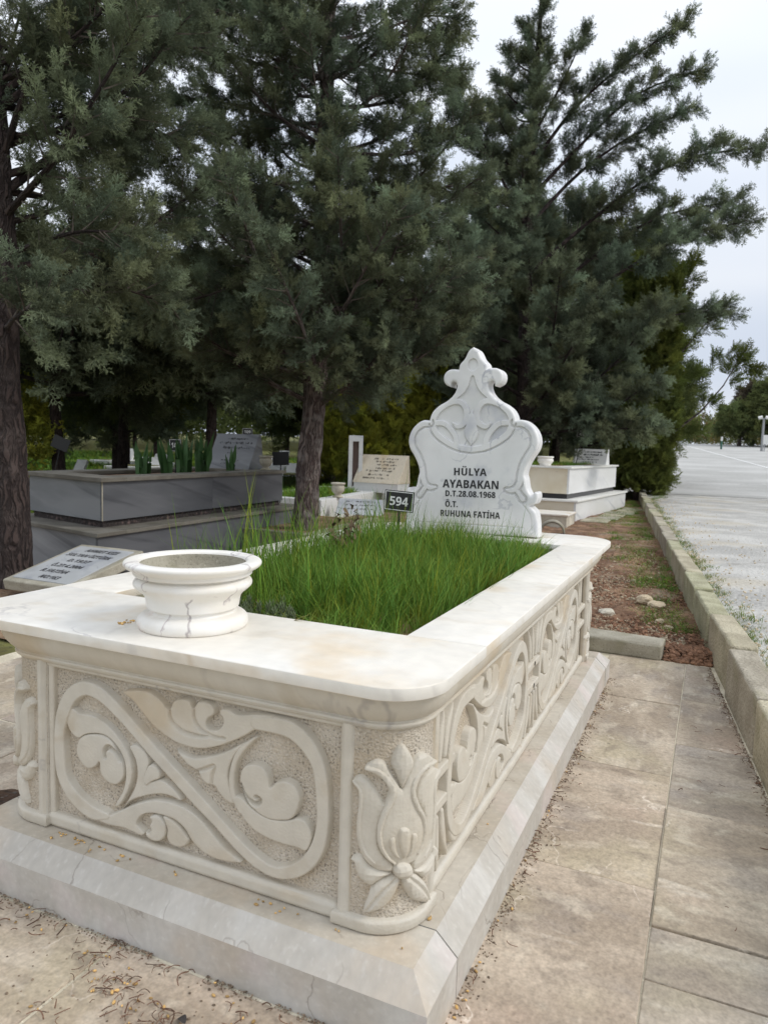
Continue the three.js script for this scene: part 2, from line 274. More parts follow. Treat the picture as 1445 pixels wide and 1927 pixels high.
PANEL.budC=[[-.62,.326],[-.609,.345],[-.592,.347],[-.579,.334],[-.58,.321],[-.602,.308],[-.619,.295],[-.626,.307]];
PANEL.leafD=[[-.715,.206],[-.692,.22],[-.651,.244],[-.602,.265],[-.553,.273],[-.507,.269],[-.472,.256],[-.438,.231],[-.404,.206],[-.36,.186],[-.388,.178],[-.426,.175],[-.46,.181],[-.489,.197],[-.509,.22],[-.536,.234],[-.571,.237],[-.608,.233],[-.635,.219],[-.645,.198],[-.623,.182],[-.632,.174],[-.657,.176],[-.683,.179],[-.734,.175],[-.767,.18]];
PANEL.lobeD1=[[-.608,.204],[-.602,.217],[-.609,.224],[-.592,.234],[-.574,.23],[-.562,.216],[-.562,.196],[-.576,.177],[-.597,.171],[-.617,.177],[-.619,.189],[-.611,.187],[-.604,.197]];
PANEL.lobeD2=[[-.571,.236],[-.547,.234],[-.524,.223],[-.509,.21],[-.498,.199],[-.506,.184],[-.528,.174],[-.552,.178],[-.56,.189],[-.559,.209]];
PANEL.leafE=[[-.686,.498],[-.65,.509],[-.607,.511],[-.578,.499],[-.554,.482],[-.542,.502],[-.519,.512],[-.499,.51],[-.489,.496],[-.477,.512],[-.454,.516],[-.436,.509],[-.435,.493],[-.451,.48],[-.454,.466],[-.443,.458],[-.426,.461],[-.412,.475],[-.412,.488],[-.421,.498],[-.417,.507],[-.398,.51],[-.375,.504],[-.328,.513],[-.282,.514],[-.282,.487],[-.328,.48],[-.354,.463],[-.391,.441],[-.434,.421],[-.479,.409],[-.525,.41],[-.56,.419],[-.595,.435],[-.626,.458],[-.656,.483]];
PANEL.leafEg1=[[-.554,.482,.0017],[-.547,.459,.0028],[-.519,.441,.0033],[-.479,.438,.002],[-.451,.441,.0011]];
PANEL.leafEg2=[[-.488,.496,.0015],[-.485,.473,.0025],[-.468,.453,.0028],[-.434,.444,.0018],[-.407,.446,.001]];
PANEL.leafF=[[-.537,.395],[-.524,.39],[-.49,.386],[-.45,.397],[-.407,.416],[-.369,.44],[-.356,.447],[-.377,.42],[-.394,.389],[-.398,.358],[-.389,.332],[-.383,.308],[-.4,.308],[-.422,.322],[-.434,.335],[-.45,.334],[-.468,.343],[-.479,.358],[-.501,.365],[-.522,.379]];
PANEL.leafFg=[[-.478,.359,.0015],[-.456,.369,.0028],[-.434,.379,.0022],[-.439,.358,.0025],[-.442,.335,.0017]];
PANEL.stemG=[[-.332,.461,.0036],[-.364,.431,.0072],[-.382,.399,.0071],[-.389,.36,.0078],[-.383,.324,.0072],[-.365,.296,.0066]];
PANEL.leafG=[[-.386,.323],[-.365,.328],[-.336,.31],[-.304,.3],[-.273,.3],[-.24,.31],[-.231,.315],[-.212,.315],[-.198,.301],[-.194,.28],[-.207,.251],[-.227,.253],[-.262,.252],[-.303,.256],[-.34,.269],[-.365,.291]];
PANEL.heartG=[[-.367,.37],[-.36,.392],[-.337,.406],[-.311,.405],[-.297,.387],[-.292,.366],[-.28,.378],[-.259,.387],[-.237,.383],[-.223,.362],[-.226,.337],[-.24,.312],[-.268,.301],[-.299,.298],[-.325,.306],[-.346,.319],[-.362,.341]];
PANEL.heartGg=[[-.365,.356,.002],[-.354,.336,.0025],[-.338,.325,.003],[-.324,.323,.0036],[-.317,.333,.0035],[-.325,.337,.003]];
const TULIP={};
TULIP.petalL=[[-.0188,.4265],[-.0142,.4337],[-.0026,.4389],[.009,.4348],[.0225,.4215],[.0336,.405],[.042,.3918],[.0477,.3912],[.0428,.3791],[.037,.3613],[.0324,.3368],[.0346,.3104],[.0444,.2864],[.061,.2695],[.0603,.2562],[.0463,.2563],[.0292,.2611],[.0137,.2722],[.0018,.2895],[-.0059,.3098],[-.0091,.338],[-.0065,.3697],[-.0048,.3922],[-.0064,.4095],[-.0115,.4194]];
TULIP.petalLr=[[-.0141,.4276,.0038],[-.0007,.4152,.0043],[.0024,.3895,.0046],[-.0002,.3558,.0046],[.002,.323,.0046],[.0107,.2961,.0043],[.0288,.2744,.0034]];
TULIP.body=[[.0736,.4166],[.0624,.4332],[.049,.4556],[.0401,.4707],[.0274,.4743],[.0147,.4684],[.0073,.4574],[.0196,.4495],[.0379,.438],[.0483,.4207],[.0509,.4032],[.0447,.3857],[.0359,.3613],[.032,.3368],[.0341,.3126],[.0432,.2908],[.0609,.2722],[.078,.2651],[.0991,.2663],[.1162,.2782],[.1255,.2971],[.1291,.3206],[.1228,.3457],[.1119,.3677],[.1045,.3878],[.1015,.4064],[.109,.4287],[.1245,.4438],[.1521,.447],[.1593,.4486],[.1347,.4693],[.1209,.4772],[.1068,.4768],[.0938,.4656],[.0846,.4477],[.0782,.4291]];
TULIP.rimL=[[.0117,.4603,.0048],[.0301,.456,.0058],[.0474,.4382,.0058],[.0565,.4161,.0058],[.0498,.3901,.0058],[.0406,.3659,.0053],[.0359,.3392,.0048],[.0389,.3106,.0048],[.0519,.2862,.0038],[.063,.2742,.0029]];
TULIP.rimR=[[.1518,.4505,.0038],[.1172,.4517,.0048],[.0976,.4362,.0053],[.0921,.411,.0053],[.1011,.3821,.0053],[.1164,.3526,.0048],[.1221,.3257,.0043],[.1184,.3,.0043],[.1067,.284,.0034]];
TULIP.bud=[[.0711,.5041],[.0647,.4993],[.0566,.4836],[.0539,.4663],[.0596,.453],[.0667,.4371],[.0739,.4198],[.0826,.4371],[.0917,.4529],[.095,.4675],[.0855,.4891],[.0768,.5013]];
TULIP.petalR=[[.1963,.4131],[.1726,.4273],[.1417,.4375],[.1252,.4324],[.1126,.4165],[.106,.3985],[.1081,.3845],[.1221,.3595],[.1292,.3319],[.1286,.3094],[.1208,.2854],[.1018,.2677],[.1025,.2493],[.1211,.2466],[.1412,.2508],[.1642,.2575],[.1804,.2844],[.1847,.3175],[.1818,.354],[.1817,.3866],[.198,.403]];
TULIP.petalRr=[[.1864,.416,.0029],[.1618,.4112,.0034],[.1551,.3843,.0034],[.1584,.3507,.0034],[.1552,.32,.0034],[.149,.2884,.0034],[.1273,.2667,.0029]];
TULIP.sepalL=[[-.0196,.2681],[-.0145,.2751],[-.0027,.2794],[.0068,.2769],[.0161,.2659],[.0314,.259],[.0506,.2551],[.0605,.251],[.0467,.244],[.0342,.2347],[.0237,.2258],[.0081,.2306],[-.0015,.2394],[-.0091,.253],[-.0118,.2635]];
TULIP.sepalR=[[.2078,.2348],[.1967,.249],[.1731,.2622],[.1715,.2466],[.1533,.2422],[.1211,.2466],[.1025,.2493],[.1028,.2424],[.1185,.2317],[.1344,.2174],[.1685,.213],[.1732,.2293],[.1918,.2337]];
TULIP.footL=[[.0683,.2456],[.0468,.2418],[.0301,.2299],[.0228,.22],[.0179,.2012],[.0098,.1702],[.0187,.1698],[.0359,.1764],[.0526,.19],[.0651,.2068],[.0718,.2237],[.0759,.2364]];
TULIP.footLr=[[.0663,.2403,.0014],[.0432,.2171,.0019],[.0164,.1739,.0014]];
TULIP.footR=[[.0813,.2352],[.0922,.2414],[.1058,.2391],[.1224,.2231],[.14,.2029],[.1529,.1817],[.1681,.1517],[.1621,.1493],[.1292,.1692],[.1052,.187],[.091,.2055],[.083,.2213]];
TULIP.footRr=[[.0924,.2368,.0019],[.1198,.206,.0022],[.1585,.155,.0014]];
TULIP.stamenM=[[.0672,.3359],[.0696,.3445],[.0775,.3459],[.0873,.339],[.0894,.3296],[.0885,.3052],[.0813,.2846],[.0774,.2809],[.0724,.293],[.068,.3137]];
TULIP.stamenL=[[.0509,.3195],[.0528,.3272],[.0613,.3288],[.0644,.3141],[.0674,.296],[.0763,.28],[.0626,.2876],[.0535,.3017]];
TULIP.stamenR=[[.09,.3205],[.0919,.3289],[.1006,.3276],[.1046,.3208],[.1031,.301],[.093,.2861],[.0798,.2793],[.0881,.2964]];
TULIP.button=[[.0978,.252],[.0962,.2452],[.0915,.2405],[.0845,.2387],[.0768,.2397],[.0697,.2433],[.0641,.2492],[.0611,.2563],[.0609,.2638],[.0637,.2703],[.0689,.2745],[.0759,.2755],[.0836,.273],[.0907,.2674],[.0958,.2597]];
const STONE={};
STONE.outA=[[.002,.913],[.02,.897],[.043,.863],[.067,.836],[.073,.811],[.098,.814],[.126,.81],[.147,.79],[.15,.761],[.139,.74],[.113,.727],[.11,.746],[.097,.754],[.082,.744],[.08,.725],[.089,.699],[.107,.677],[.134,.656],[.169,.637],[.2,.611],[.216,.582],[.221,.562],[.255,.563],[.29,.544],[.32,.509],[.334,.461],[.326,.421],[.303,.384],[.284,.348],[.271,.301]];
STONE.outB=[[.277,.279],[.288,.228],[.31,.201],[.318,.214],[.326,.22],[.338,.214],[.341,.193],[.331,.164],[.303,.151],[.315,.139],[.33,.122],[.34,.078],[.345,-.001]];
STONE.rim=[[.221,.549,.015],[.254,.547,.015],[.286,.529,.015],[.311,.495,.015],[.317,.458,.0143],[.309,.421,.0143],[.288,.388,.0143],[.267,.348,.0136],[.254,.302,.0129],[.248,.261,.0122],[.231,.232,.0109],[.206,.221,.0088],[.182,.225,.0034]];
STONE.rimfoot=[[.231,.232,.0082],[.249,.204,.0095],[.267,.182,.0109]];
STONE.scroll=[[.094,.547,.0048],[.074,.531,.0109],[.043,.543,.0136],[.026,.582,.0143],[.035,.627,.0143],[.065,.653,.0136],[.106,.651,.0136],[.154,.629,.0143],[.187,.596,.0143],[.202,.551,.0143],[.188,.504,.0143],[.141,.464,.0143],[.07,.43,.0143],[-.003,.418,.0143]];
STONE.petal=[[.19,.549,.0122],[.144,.546,.0129],[.108,.519,.0129],[.082,.48,.0129],[.07,.431,.0129]];
STONE.med=[[.005,.779],[.02,.734],[.039,.702],[.069,.676],[.106,.651],[.154,.629],[.187,.596],[.202,.551],[.188,.504],[.141,.464],[.07,.43],[-.003,.418]];
STONE.drop=[[.007,.598],[.02,.566],[.032,.527],[.038,.497],[.026,.468],[.001,.438]];
STONE.spade=[[.005,.777],[.017,.74],[.036,.705],[.069,.676],[.045,.671],[.02,.644],[.005,.602]];
STONE.lowgroove=[[.238,.201,.0027],[.252,.17,.0027],[.287,.133,.0027],[.308,.095,.0027],[.313,.036,.0027]];
const LIMB_T3=[
 [[-3.07,6.14,-12.57],[-2.30,7.40,-13.05],[-1.42,8.17,-13.23],[-0.47,8.75,-13.41]], // 
 [[-3.00,5.65,-12.56],[-2.05,6.76,-12.94],[-1.17,7.46,-12.97],[-0.14,7.76,-13.16]], // 
 [[-2.97,5.16,-12.52],[-2.18,6.33,-13.29],[-1.33,7.12,-13.90],[-0.39,7.70,-14.53]], // 
 [[-2.91,4.28,-12.46],[-1.66,5.36,-12.68],[-0.45,6.09,-12.71],[0.94,6.24,-12.90]], // 
 [[-2.86,3.49,-12.40],[-1.79,4.74,-13.16],[-0.66,5.57,-13.90],[0.61,5.93,-14.65]], // 
 [[-2.83,3.00,-12.37],[-1.37,4.11,-12.39],[-0.28,4.73,-12.50],[0.73,4.99,-12.68]], // 
 [[-2.79,2.50,-12.33],[-1.63,3.20,-13.37],[-0.57,3.74,-14.20],[0.61,3.89,-14.89]], // 
 [[-2.78,2.31,-12.32],[-1.88,1.79,-11.78],[-1.11,1.47,-11.50],[-0.45,1.48,-11.35]], // 
 [[-3.02,5.26,-12.51],[-3.46,6.17,-11.95],[-3.86,6.94,-11.55],[-4.12,7.33,-11.33]], // 
 [[-2.93,3.88,-12.41],[-3.44,4.37,-11.48],[-3.84,4.71,-10.89]], // 
 [[-2.94,6.94,-12.71],[-2.67,7.54,-12.89],[-2.37,8.17,-12.94],[-2.18,8.76,-13.09]], // 
];
const LIMB_T2=[
 [[-3.47,4.86,-5.76],[-4.09,4.96,-5.38],[-4.57,5.05,-4.96],[-4.93,5.03,-4.68]],
 [[-3.45,4.31,-5.72],[-4.46,4.70,-5.63],[-5.17,4.84,-5.44]],
 [[-3.49,5.36,-5.80],[-3.93,5.22,-5.15],[-4.38,5.29,-4.74],[-4.68,5.49,-4.62]],
 [[-3.50,5.58,-5.83],[-4.18,5.98,-5.89],[-5.00,6.08,-5.86],[-5.67,5.94,-5.65]],
 [[-3.48,5.03,-5.78],[-3.28,4.81,-5.19],[-3.30,4.79,-4.73],[-3.27,4.81,-4.53]],
 [[-3.39,2.70,-5.58],[-2.92,2.99,-5.38],[-2.47,3.07,-5.26],[-2.08,3.12,-5.23]], // 
 [[-3.45,4.09,-5.69],[-2.84,3.98,-5.63],[-2.39,3.92,-5.60],[-1.97,4.14,-5.71]], // 
 [[-3.46,3.78,-5.66],[-3.73,3.60,-5.08],[-3.93,3.36,-4.74],[-4.32,3.16,-4.44]], // 
 [[-3.47,4.21,-5.70],[-4.13,4.31,-5.74],[-4.67,4.50,-5.63]], // 
 [[-3.47,4.86,-5.76],[-2.96,5.21,-5.81],[-2.40,5.32,-5.85],[-2.07,5.25,-5.89]], // 
 [[-3.48,5.14,-5.79],[-3.02,5.09,-6.21],[-2.64,5.10,-6.49],[-2.35,5.22,-6.74]], // 
 [[-3.41,2.14,-5.52],[-2.90,1.83,-5.28],[-2.53,1.81,-5.11],[-2.23,1.93,-4.93]], // 
 [[-3.42,2.25,-5.53],[-3.39,2.01,-4.97],[-3.36,2.10,-4.55],[-3.31,2.03,-4.23]], // 
 [[-3.42,3.03,-5.60],[-3.08,3.13,-5.11],[-2.93,3.25,-4.74],[-2.74,3.29,-4.50]], // 
 [[-3.40,2.81,-5.59],[-2.61,2.48,-5.25],[-2.03,2.44,-5.18],[-1.61,2.84,-5.41]], // 
 [[-3.42,3.48,-5.65],[-2.97,3.59,-6.19],[-2.34,3.94,-6.62],[-1.73,3.72,-6.87]], // 
 [[-3.41,3.20,-5.63],[-3.77,2.70,-4.97],[-4.04,2.42,-4.49],[-4.35,2.27,-4.12]], // 
 [[-3.38,1.92,-5.51],[-4.31,2.15,-5.77],[-5.12,2.12,-5.85]], // 
 [[-3.49,5.36,-5.80],[-3.93,5.62,-5.52],[-4.29,5.87,-5.28]], // 
 [[-3.46,4.59,-5.74],[-3.62,4.76,-5.25],[-3.80,5.00,-4.97]], // 
 [[-3.40,2.37,-5.55],[-3.11,2.25,-6.32],[-2.71,2.26,-6.95],[-2.53,2.38,-7.37]], // 
];
const LIMB_T1=[
 [[-4.28,2.91,-2.56],[-4.12,3.24,-3.11],[-3.94,3.54,-3.66],[-3.66,3.77,-4.14]],
 [[-4.30,3.10,-2.57],[-3.93,3.43,-2.88],[-3.65,3.45,-3.23],[-3.45,3.38,-3.53]],
 [[-4.35,3.48,-2.58],[-4.27,3.91,-3.00],[-4.08,4.38,-3.46],[-3.81,4.64,-3.83]],
 [[-4.35,3.71,-2.61],[-4.04,4.08,-2.90],[-3.63,4.27,-3.21],[-3.36,4.09,-3.31]],
 [[-4.26,2.80,-2.56],[-4.27,3.25,-3.04],[-4.27,3.70,-3.53],[-4.21,4.12,-3.93],[-4.15,5.03,-4.59]], // 
 [[-4.30,3.20,-2.58],[-3.89,3.19,-2.66],[-3.51,3.25,-2.72]], // 
 [[-4.25,2.57,-2.54],[-4.06,2.69,-2.75],[-4.05,2.84,-2.99],[-3.96,3.07,-3.38]], // 
 [[-4.23,2.33,-2.52],[-3.79,2.41,-2.51],[-3.48,2.45,-2.55],[-3.22,2.47,-2.77]], // 
 [[-4.21,2.04,-2.50],[-3.73,2.09,-2.50],[-3.33,2.10,-2.69],[-3.09,2.00,-3.00]], // 
 [[-4.33,3.33,-2.58],[-4.38,3.84,-2.72],[-4.39,4.37,-2.88]], // 
 [[-4.29,3.03,-2.57],[-3.96,3.51,-2.55],[-3.51,3.73,-2.55],[-3.11,4.03,-2.65]], // 
 [[-4.31,3.41,-2.59],[-4.27,3.89,-3.10],[-4.06,4.28,-3.68],[-3.62,4.46,-4.23]], // 
 [[-4.19,1.82,-2.49],[-3.57,1.83,-2.11],[-3.25,1.87,-2.04]], // 
 [[-4.22,2.12,-2.51],[-4.11,2.43,-3.25],[-4.01,2.70,-3.87]], // 
];
// ------------------------------------------------------------------ carved relief: height over a grid from the distance to an outline
function smoothPoly(pts, sub = 5) {      // closed
  const c = new THREE.CatmullRomCurve3(pts.map((p) => new THREE.Vector3(p[0], p[1], 0)), true, 'centripetal');
  return c.getPoints(pts.length * sub).slice(0, -1).map((p) => [p.x, p.y]);
}
function smoothLine(pts, sub = 6) {      // open, third value is the half width
  const c = new THREE.CatmullRomCurve3(pts.map((p) => new THREE.Vector3(p[0], p[1], p[2])), false, 'centripetal');
  return c.getPoints((pts.length - 1) * sub).map((p) => [p.x, p.y, p.z]);
}
function dPoly(P, x, y) {                // > 0 inside
  let d = 1e9, s = false;
  for (let i = 0, j = P.length - 1, n = P.length; i < n; j = i++) {
    const ax = P[j][0], ay = P[j][1], ex = P[i][0] - ax, ey = P[i][1] - ay, wx = x - ax, wy = y - ay;
    const t = clamp((wx * ex + wy * ey) / (ex * ex + ey * ey + 1e-12)), bx = wx - ex * t, by = wy - ey * t, q = bx * bx + by * by;
    if (q < d) d = q;
    if ((P[i][1] > y) !== (ay > y) && x < (P[j][0] - P[i][0]) * (y - P[i][1]) / (ay - P[i][1]) + P[i][0]) s = !s;
  }
  return (s ? 1 : -1) * Math.sqrt(d);
}
function dLine(L, x, y) {                // half width minus distance
  let d = -1e9;
  for (let i = 1; i < L.length; i++) {
    const a = L[i - 1], ex = L[i][0] - a[0], ey = L[i][1] - a[1], wx = x - a[0], wy = y - a[1], t = clamp((wx * ex + wy * ey) / (ex * ex + ey * ey + 1e-12));
    const q = a[2] + (L[i][2] - a[2]) * t - Math.hypot(wx - ex * t, wy - ey * t); if (q > d) d = q;
  }
  return d;
}
function bounds(lists, pad) { let a = [1e9, 1e9, -1e9, -1e9]; for (const L of lists) for (const p of L) { const w = p[2] || 0; a = [Math.min(a[0], p[0] - w), Math.min(a[1], p[1] - w), Math.max(a[2], p[0] + w), Math.max(a[3], p[1] + w)]; } return [a[0] - pad, a[1] - pad, a[2] + pad, a[3] + pad]; }
// o: poly | line, H height, edge rounding width, dome, grooves [[line, depth]], ridges; map(u, v, h) -> [x, y, z]
function carve(o, map, cell = 0.0022) {
  const poly = o.poly && smoothPoly(o.poly), line = o.line && smoothLine(o.line);
  const gr = (o.grooves || []).map(([l, d]) => [smoothLine(l), d]), b = bounds([poly || line], cell * 2);
  const nx = Math.ceil((b[2] - b[0]) / cell) + 1, ny = Math.ceil((b[3] - b[1]) / cell) + 1;
  const idx = new Int32Array(nx * ny).fill(-1), D = new Float32Array(nx * ny), pos = [], uv = [], ind = [];
  const H = o.H, e = o.edge || 0.007, dome = o.dome || 0, dd = o.domeD || 0.02;
  for (let j = 0; j < ny; j++) for (let i = 0; i < nx; i++) { const x = b[0] + i * cell, y = b[1] + j * cell; D[j * nx + i] = poly ? dPoly(poly, x, y) : dLine(line, x, y); }
  const vert = (i, j) => {
    const k = j * nx + i; if (idx[k] >= 0) return idx[k];
    const x = b[0] + i * cell, y = b[1] + j * cell, d = D[k]; let h;
    if (d <= -cell) h = -0.004; else {
      const t = clamp((d + cell) / e); h = H * Math.sqrt(1 - (1 - t) * (1 - t)) - 0.001 + dome * Math.sqrt(clamp(d / dd));
      if (d < 0) h = Math.min(h, lerp(h, -0.004, -d / cell));
      for (const [l, q] of gr) { const g = dLine(l, x, y); if (g > -0.004) h -= q * sstep(-0.004, 0.003, g) * sstep(0, 0.004, d); }
    }
    idx[k] = pos.length / 3; pos.push(...map(x, y, h)); uv.push(x, y); return idx[k];
  };
  for (let j = 0; j + 1 < ny; j++) for (let i = 0; i + 1 < nx; i++) {
    const k = j * nx + i; if (Math.max(D[k], D[k + 1], D[k + nx], D[k + nx + 1]) < -cell * 0.9) continue;
    const a = vert(i, j), c = vert(i + 1, j), d = vert(i + 1, j + 1), f = vert(i, j + 1); ind.push(a, c, d, a, d, f);
  }
  const g = new THREE.BufferGeometry(); g.setAttribute('position', new THREE.Float32BufferAttribute(pos, 3)); g.setAttribute('uv', new THREE.Float32BufferAttribute(uv, 2)); g.setIndex(ind); g.computeVertexNormals(); return g;
}
// ------------------------------------------------------------------ ground, road, kerb, paving
const kerbX = (z) => 0.713 + 0.118 * (z + 1.344);      // foot of the kerb on the grave side
const rise = (z) => 0.033 * Math.max(0, -z - 18) * sstep(-18, -24, z) * (z < -75 ? 57 / (-z - 18) : 1);
const groundY = (x, z) => { const d = x - kerbX(z) - 0.13; const bank = d > -0.3 ? 0 : 0; let y = rise(z) + bank; if (d <= 0) y += 0.02 * fbm(x / 20 + 0.5, z / 20 + 0.5, 20, 3, 3); return y; };
function sheet(x0, x1, z0, z1, nx, nz, fy, keep) {
  const pos = [], ind = []; const id = [];
  for (let j = 0; j <= nz; j++) for (let i = 0; i <= nx; i++) { const x = typeof x0 === 'function' ? 0 : lerp(x0, x1, i / nx), z = lerp(z0, z1, Math.pow(j / nz, 1.0)); pos.push(x, fy(x, z), z); }
  for (let j = 0; j < nz; j++) for (let i = 0; i < nx; i++) { const a = j * (nx + 1) + i; ind.push(a, a + 1, a + nx + 1, a + 1, a + nx + 2, a + nx + 1); }
  const g = new THREE.BufferGeometry(); g.setAttribute('position', new THREE.Float32BufferAttribute(pos, 3)); g.setIndex(ind); g.computeVertexNormals();
  const uv = []; for (let i = 0; i < pos.length; i += 3) uv.push(pos[i], -pos[i + 2]); g.setAttribute('uv', new THREE.Float32BufferAttribute(uv, 2)); return g;
}
// one sheet to the horizon, a little below everything laid on it
struct('ground', sheet(-420, 420, 60, -700, 120, 240, (x, z) => -0.035 + rise(z) + (Math.hypot(x, z) < 60 && z > -18 ? 0.015 * fbm(x / 30 + 0.5, z / 30 + 0.5, 30, 3, 3) : 0)), mGround);
// strip following the kerb: offsets from its road side
function strip(name, off0, off1, z0, z1, n, fy, m, w = 10) {
  const pos = [], ind = [], uv = [];
  for (let j = 0; j <= n; j++) for (let i = 0; i <= w; i++) { const z = lerp(z0, z1, Math.pow(j / n, 1.6)), x = kerbX(z) + lerp(off0, off1, i / w); pos.push(x, fy(x, z, i / w), z); uv.push(x, -z); }
  for (let j = 0; j < n; j++) for (let i = 0; i < w; i++) { const a = j * (w + 1) + i; ind.push(a, a + 1, a + w + 1, a + 1, a + w + 2, a + w + 1); }
  const g = new THREE.BufferGeometry(); g.setAttribute('position', new THREE.Float32BufferAttribute(pos, 3)); g.setAttribute('uv', new THREE.Float32BufferAttribute(uv, 2)); g.setIndex(ind); g.computeVertexNormals(); return struct(name, g, m);
}
const verge = (x, z) => 0.185 + 0.03 * fbm(x / 8 + 0.5, z / 8 + 0.5, 12, 4, 18);
strip('gravel_verge', 0.10, 14, 6, -16.6, 160, (x, z, t) => (t < 0.02 ? 0.17 : verge(x, z)) - 0.02 * sstep(-15.5, -16.6, z), mGravel, 60);
strip('road', -0.3, 14, -16, -120, 120, (x, z) => 0.185 + rise(z), mAsphalt, 8);
const roadLine = strip('road_marking', 5.2, 5.32, -16.5, -75, 60, (x, z) => 0.191 + rise(z), mWhitePaint, 1);
struct('bare_soil', sheet(-9, -1.3, -1.42, -9.5, 60, 60, (x, z) => -0.016 + 0.012 * fbm(x / 9 + 0.5, z / 9 + 0.5, 14, 3, 47)), mat({ map: SOIL.map, color: new THREE.Color(0.95, 1.05, 1.05), bumpMap: SOIL.b, bumpScale: 0.03, roughness: 1 }));
// dirt strip between the graves and the kerb
struct('soil', (() => { const g = sheet(-3.2, 1, -2.70, -16, 160, 420, (x, z) => 0.02 + 0.03 * fbm(x / 8 + 0.5, z / 8 + 0.5, 14, 4, 41) + 0.012 * fbm(x / 2 + 0.5, z / 2 + 0.5, 40, 2, 43) + 0.02 * sstep(-2.8, -3.2, z) - 0.04 * sstep(-2.84, -2.745, z) - (x > kerbX(z) + 0.06 ? 0.2 : 0)); return g; })(), mSoil);
{
  // kerb of separate stones
  const kerb = new THREE.Group(); kerb.name = 'kerb'; kerb.userData.kind = 'structure'; scene.add(kerb); const R = rng(5);
  const dir = Math.atan(0.118); let z = 1.86;
  const gs = [0, 1, 2, 3].map((k) => { const g = new RoundedBoxGeometry(0.118, 0.24, 0.674, 3, 0.012 + 0.002 * k); const p = g.attributes.position; for (let i = 0; i < p.count; i++) { const x = p.getX(i), y = p.getY(i), zz = p.getZ(i); const w = 0.012; p.setXYZ(i, x + w * fbm(zz + k * 0.3 + 0.5, y + 0.5, 7, 3, 60 + k), y + w * fbm(x * 3 + 0.5, zz + 0.37 * k, 6, 3, 70 + k), zz); } g.computeVertexNormals(); return boxUV(g, [k * 0.23, k * 0.41]); });
  for (let i = 0; i < 26; i++) {
    const zc = z - 0.35 * 1, x = kerbX(zc) + 0.06;
    const m = new THREE.Mesh(gs[i % 4], KERBS[Math.floor(R() * 5)]); m.name = 'kerb_stone' + (i ? '_' + String(i).padStart(3, '0') : ''); m.position.set(x + (R() - 0.5) * 0.018, 0.095 + (R() - 0.5) * 0.03, zc); m.rotation.set((R() - 0.5) * 0.012, dir + (R() - 0.5) * 0.024, (R() - 0.5) * 0.02); m.castShadow = m.receiveShadow = true; kerb.add(m);
    z -= 0.699;
  }
}
{
  // paving: mortar bed and separate slabs
  const g = sheet(-2.6, 0.9, 2.2, -2.76, 40, 60, () => -0.0045); struct('mortar_bed', g, mMortar);
  const pav = new THREE.Group(); pav.name = 'pavement'; pav.userData.kind = 'structure'; scene.add(pav); const R = rng(8); let n = 0;
  const slab = (x0, x1, z0, z1, tilt = 0, dy = 0) => {
    const w = x1 - x0 - 0.0035, d = z1 - z0 - 0.0035, h = 0.04; const b = new RoundedBoxGeometry(w, h, d, 2, 0.004);
    const m = new THREE.Mesh(boxUV(b, [R() * 5, R() * 5], R() > 0.5), PAVERS[Math.floor(R() * 4)]); m.name = 'paving_slab' + (n ? '_' + String(n).padStart(3, '0') : ''); n++;
    m.position.set((x0 + x1) / 2, -h / 2 + dy + (R() - 0.5) * 0.0035, (z0 + z1) / 2); m.rotation.set(tilt + (R() - 0.5) * 0.003, 0, (R() - 0.5) * 0.004); m.castShadow = m.receiveShadow = true; pav.add(m);
  };
  const col = (x0, x1, zs, f) => { for (let i = 0; i + 1 < zs.length; i++) slab(x0, x1, zs[i + 1], zs[i], ...(f ? f(i) : [])); };
  col(0.05, 0.4240, [0.105, -0.62, -1.31, -2.06, -2.74], (i) => (i === 1 ? [0.003, 0.0005] : [0, 0.0]));
  // right column is cut along the kerb
  const zs = [1.5, 0.85, 0.25, -0.29, -0.47, -1.08, -1.62, -2.15, -2.74];
  for (let i = 0; i + 1 < zs.length; i++) {
    const za = zs[i] - 0.0018, zb = zs[i + 1] + 0.0018, xa = kerbX(za) - 0.012, xb = kerbX(zb) - 0.012, x0 = 0.4255, s = new THREE.Shape([[x0, -za], [xa, -za], [xb, -zb], [x0, -zb]].map((p) => new THREE.Vector2(...p)));
    const e = new THREE.ExtrudeGeometry(s, { depth: 0.034, bevelEnabled: true, bevelSize: 0.003, bevelOffset: -0.003, bevelThickness: 0.003, bevelSegments: 2 }); e.rotateX(-Math.PI / 2); e.translate(0, -0.037 + (i === 4 ? 0.006 : (R() - 0.5) * 0.002), 0);
    const m = new THREE.Mesh(boxUV(e, [R() * 5, R() * 5], R() > 0.5), PAVERS[Math.floor(R() * 4)]); m.name = 'paving_slab_' + String(n++).padStart(3, '0'); m.castShadow = m.receiveShadow = true; pav.add(m);
  }
  for (const [z0, z1] of [[0.105, 0.75], [0.755, 1.4], [1.405, 2.0]]) { const o = (z0 * 7 % 1) * 0.2; for (const [a, b] of [[-2.4, -1.85], [-1.845, -1.235], [-1.23, -0.6], [-0.595, 0.02], [0.025, 0.423]]) slab(a, b, z0, z1); }
  for (const [a, b] of [[-1.9, -1.6], [-1.595, -1.2]]) { slab(a, b, -0.62, 0.10); slab(a, b, -1.3, -0.625); slab(a, b, -2.0, -1.305); } slab(-2.5, -1.9, -0.62, 0.1); slab(-2.5, -1.9, -1.4, -0.625);
}
// ------------------------------------------------------------------ the carved marble grave

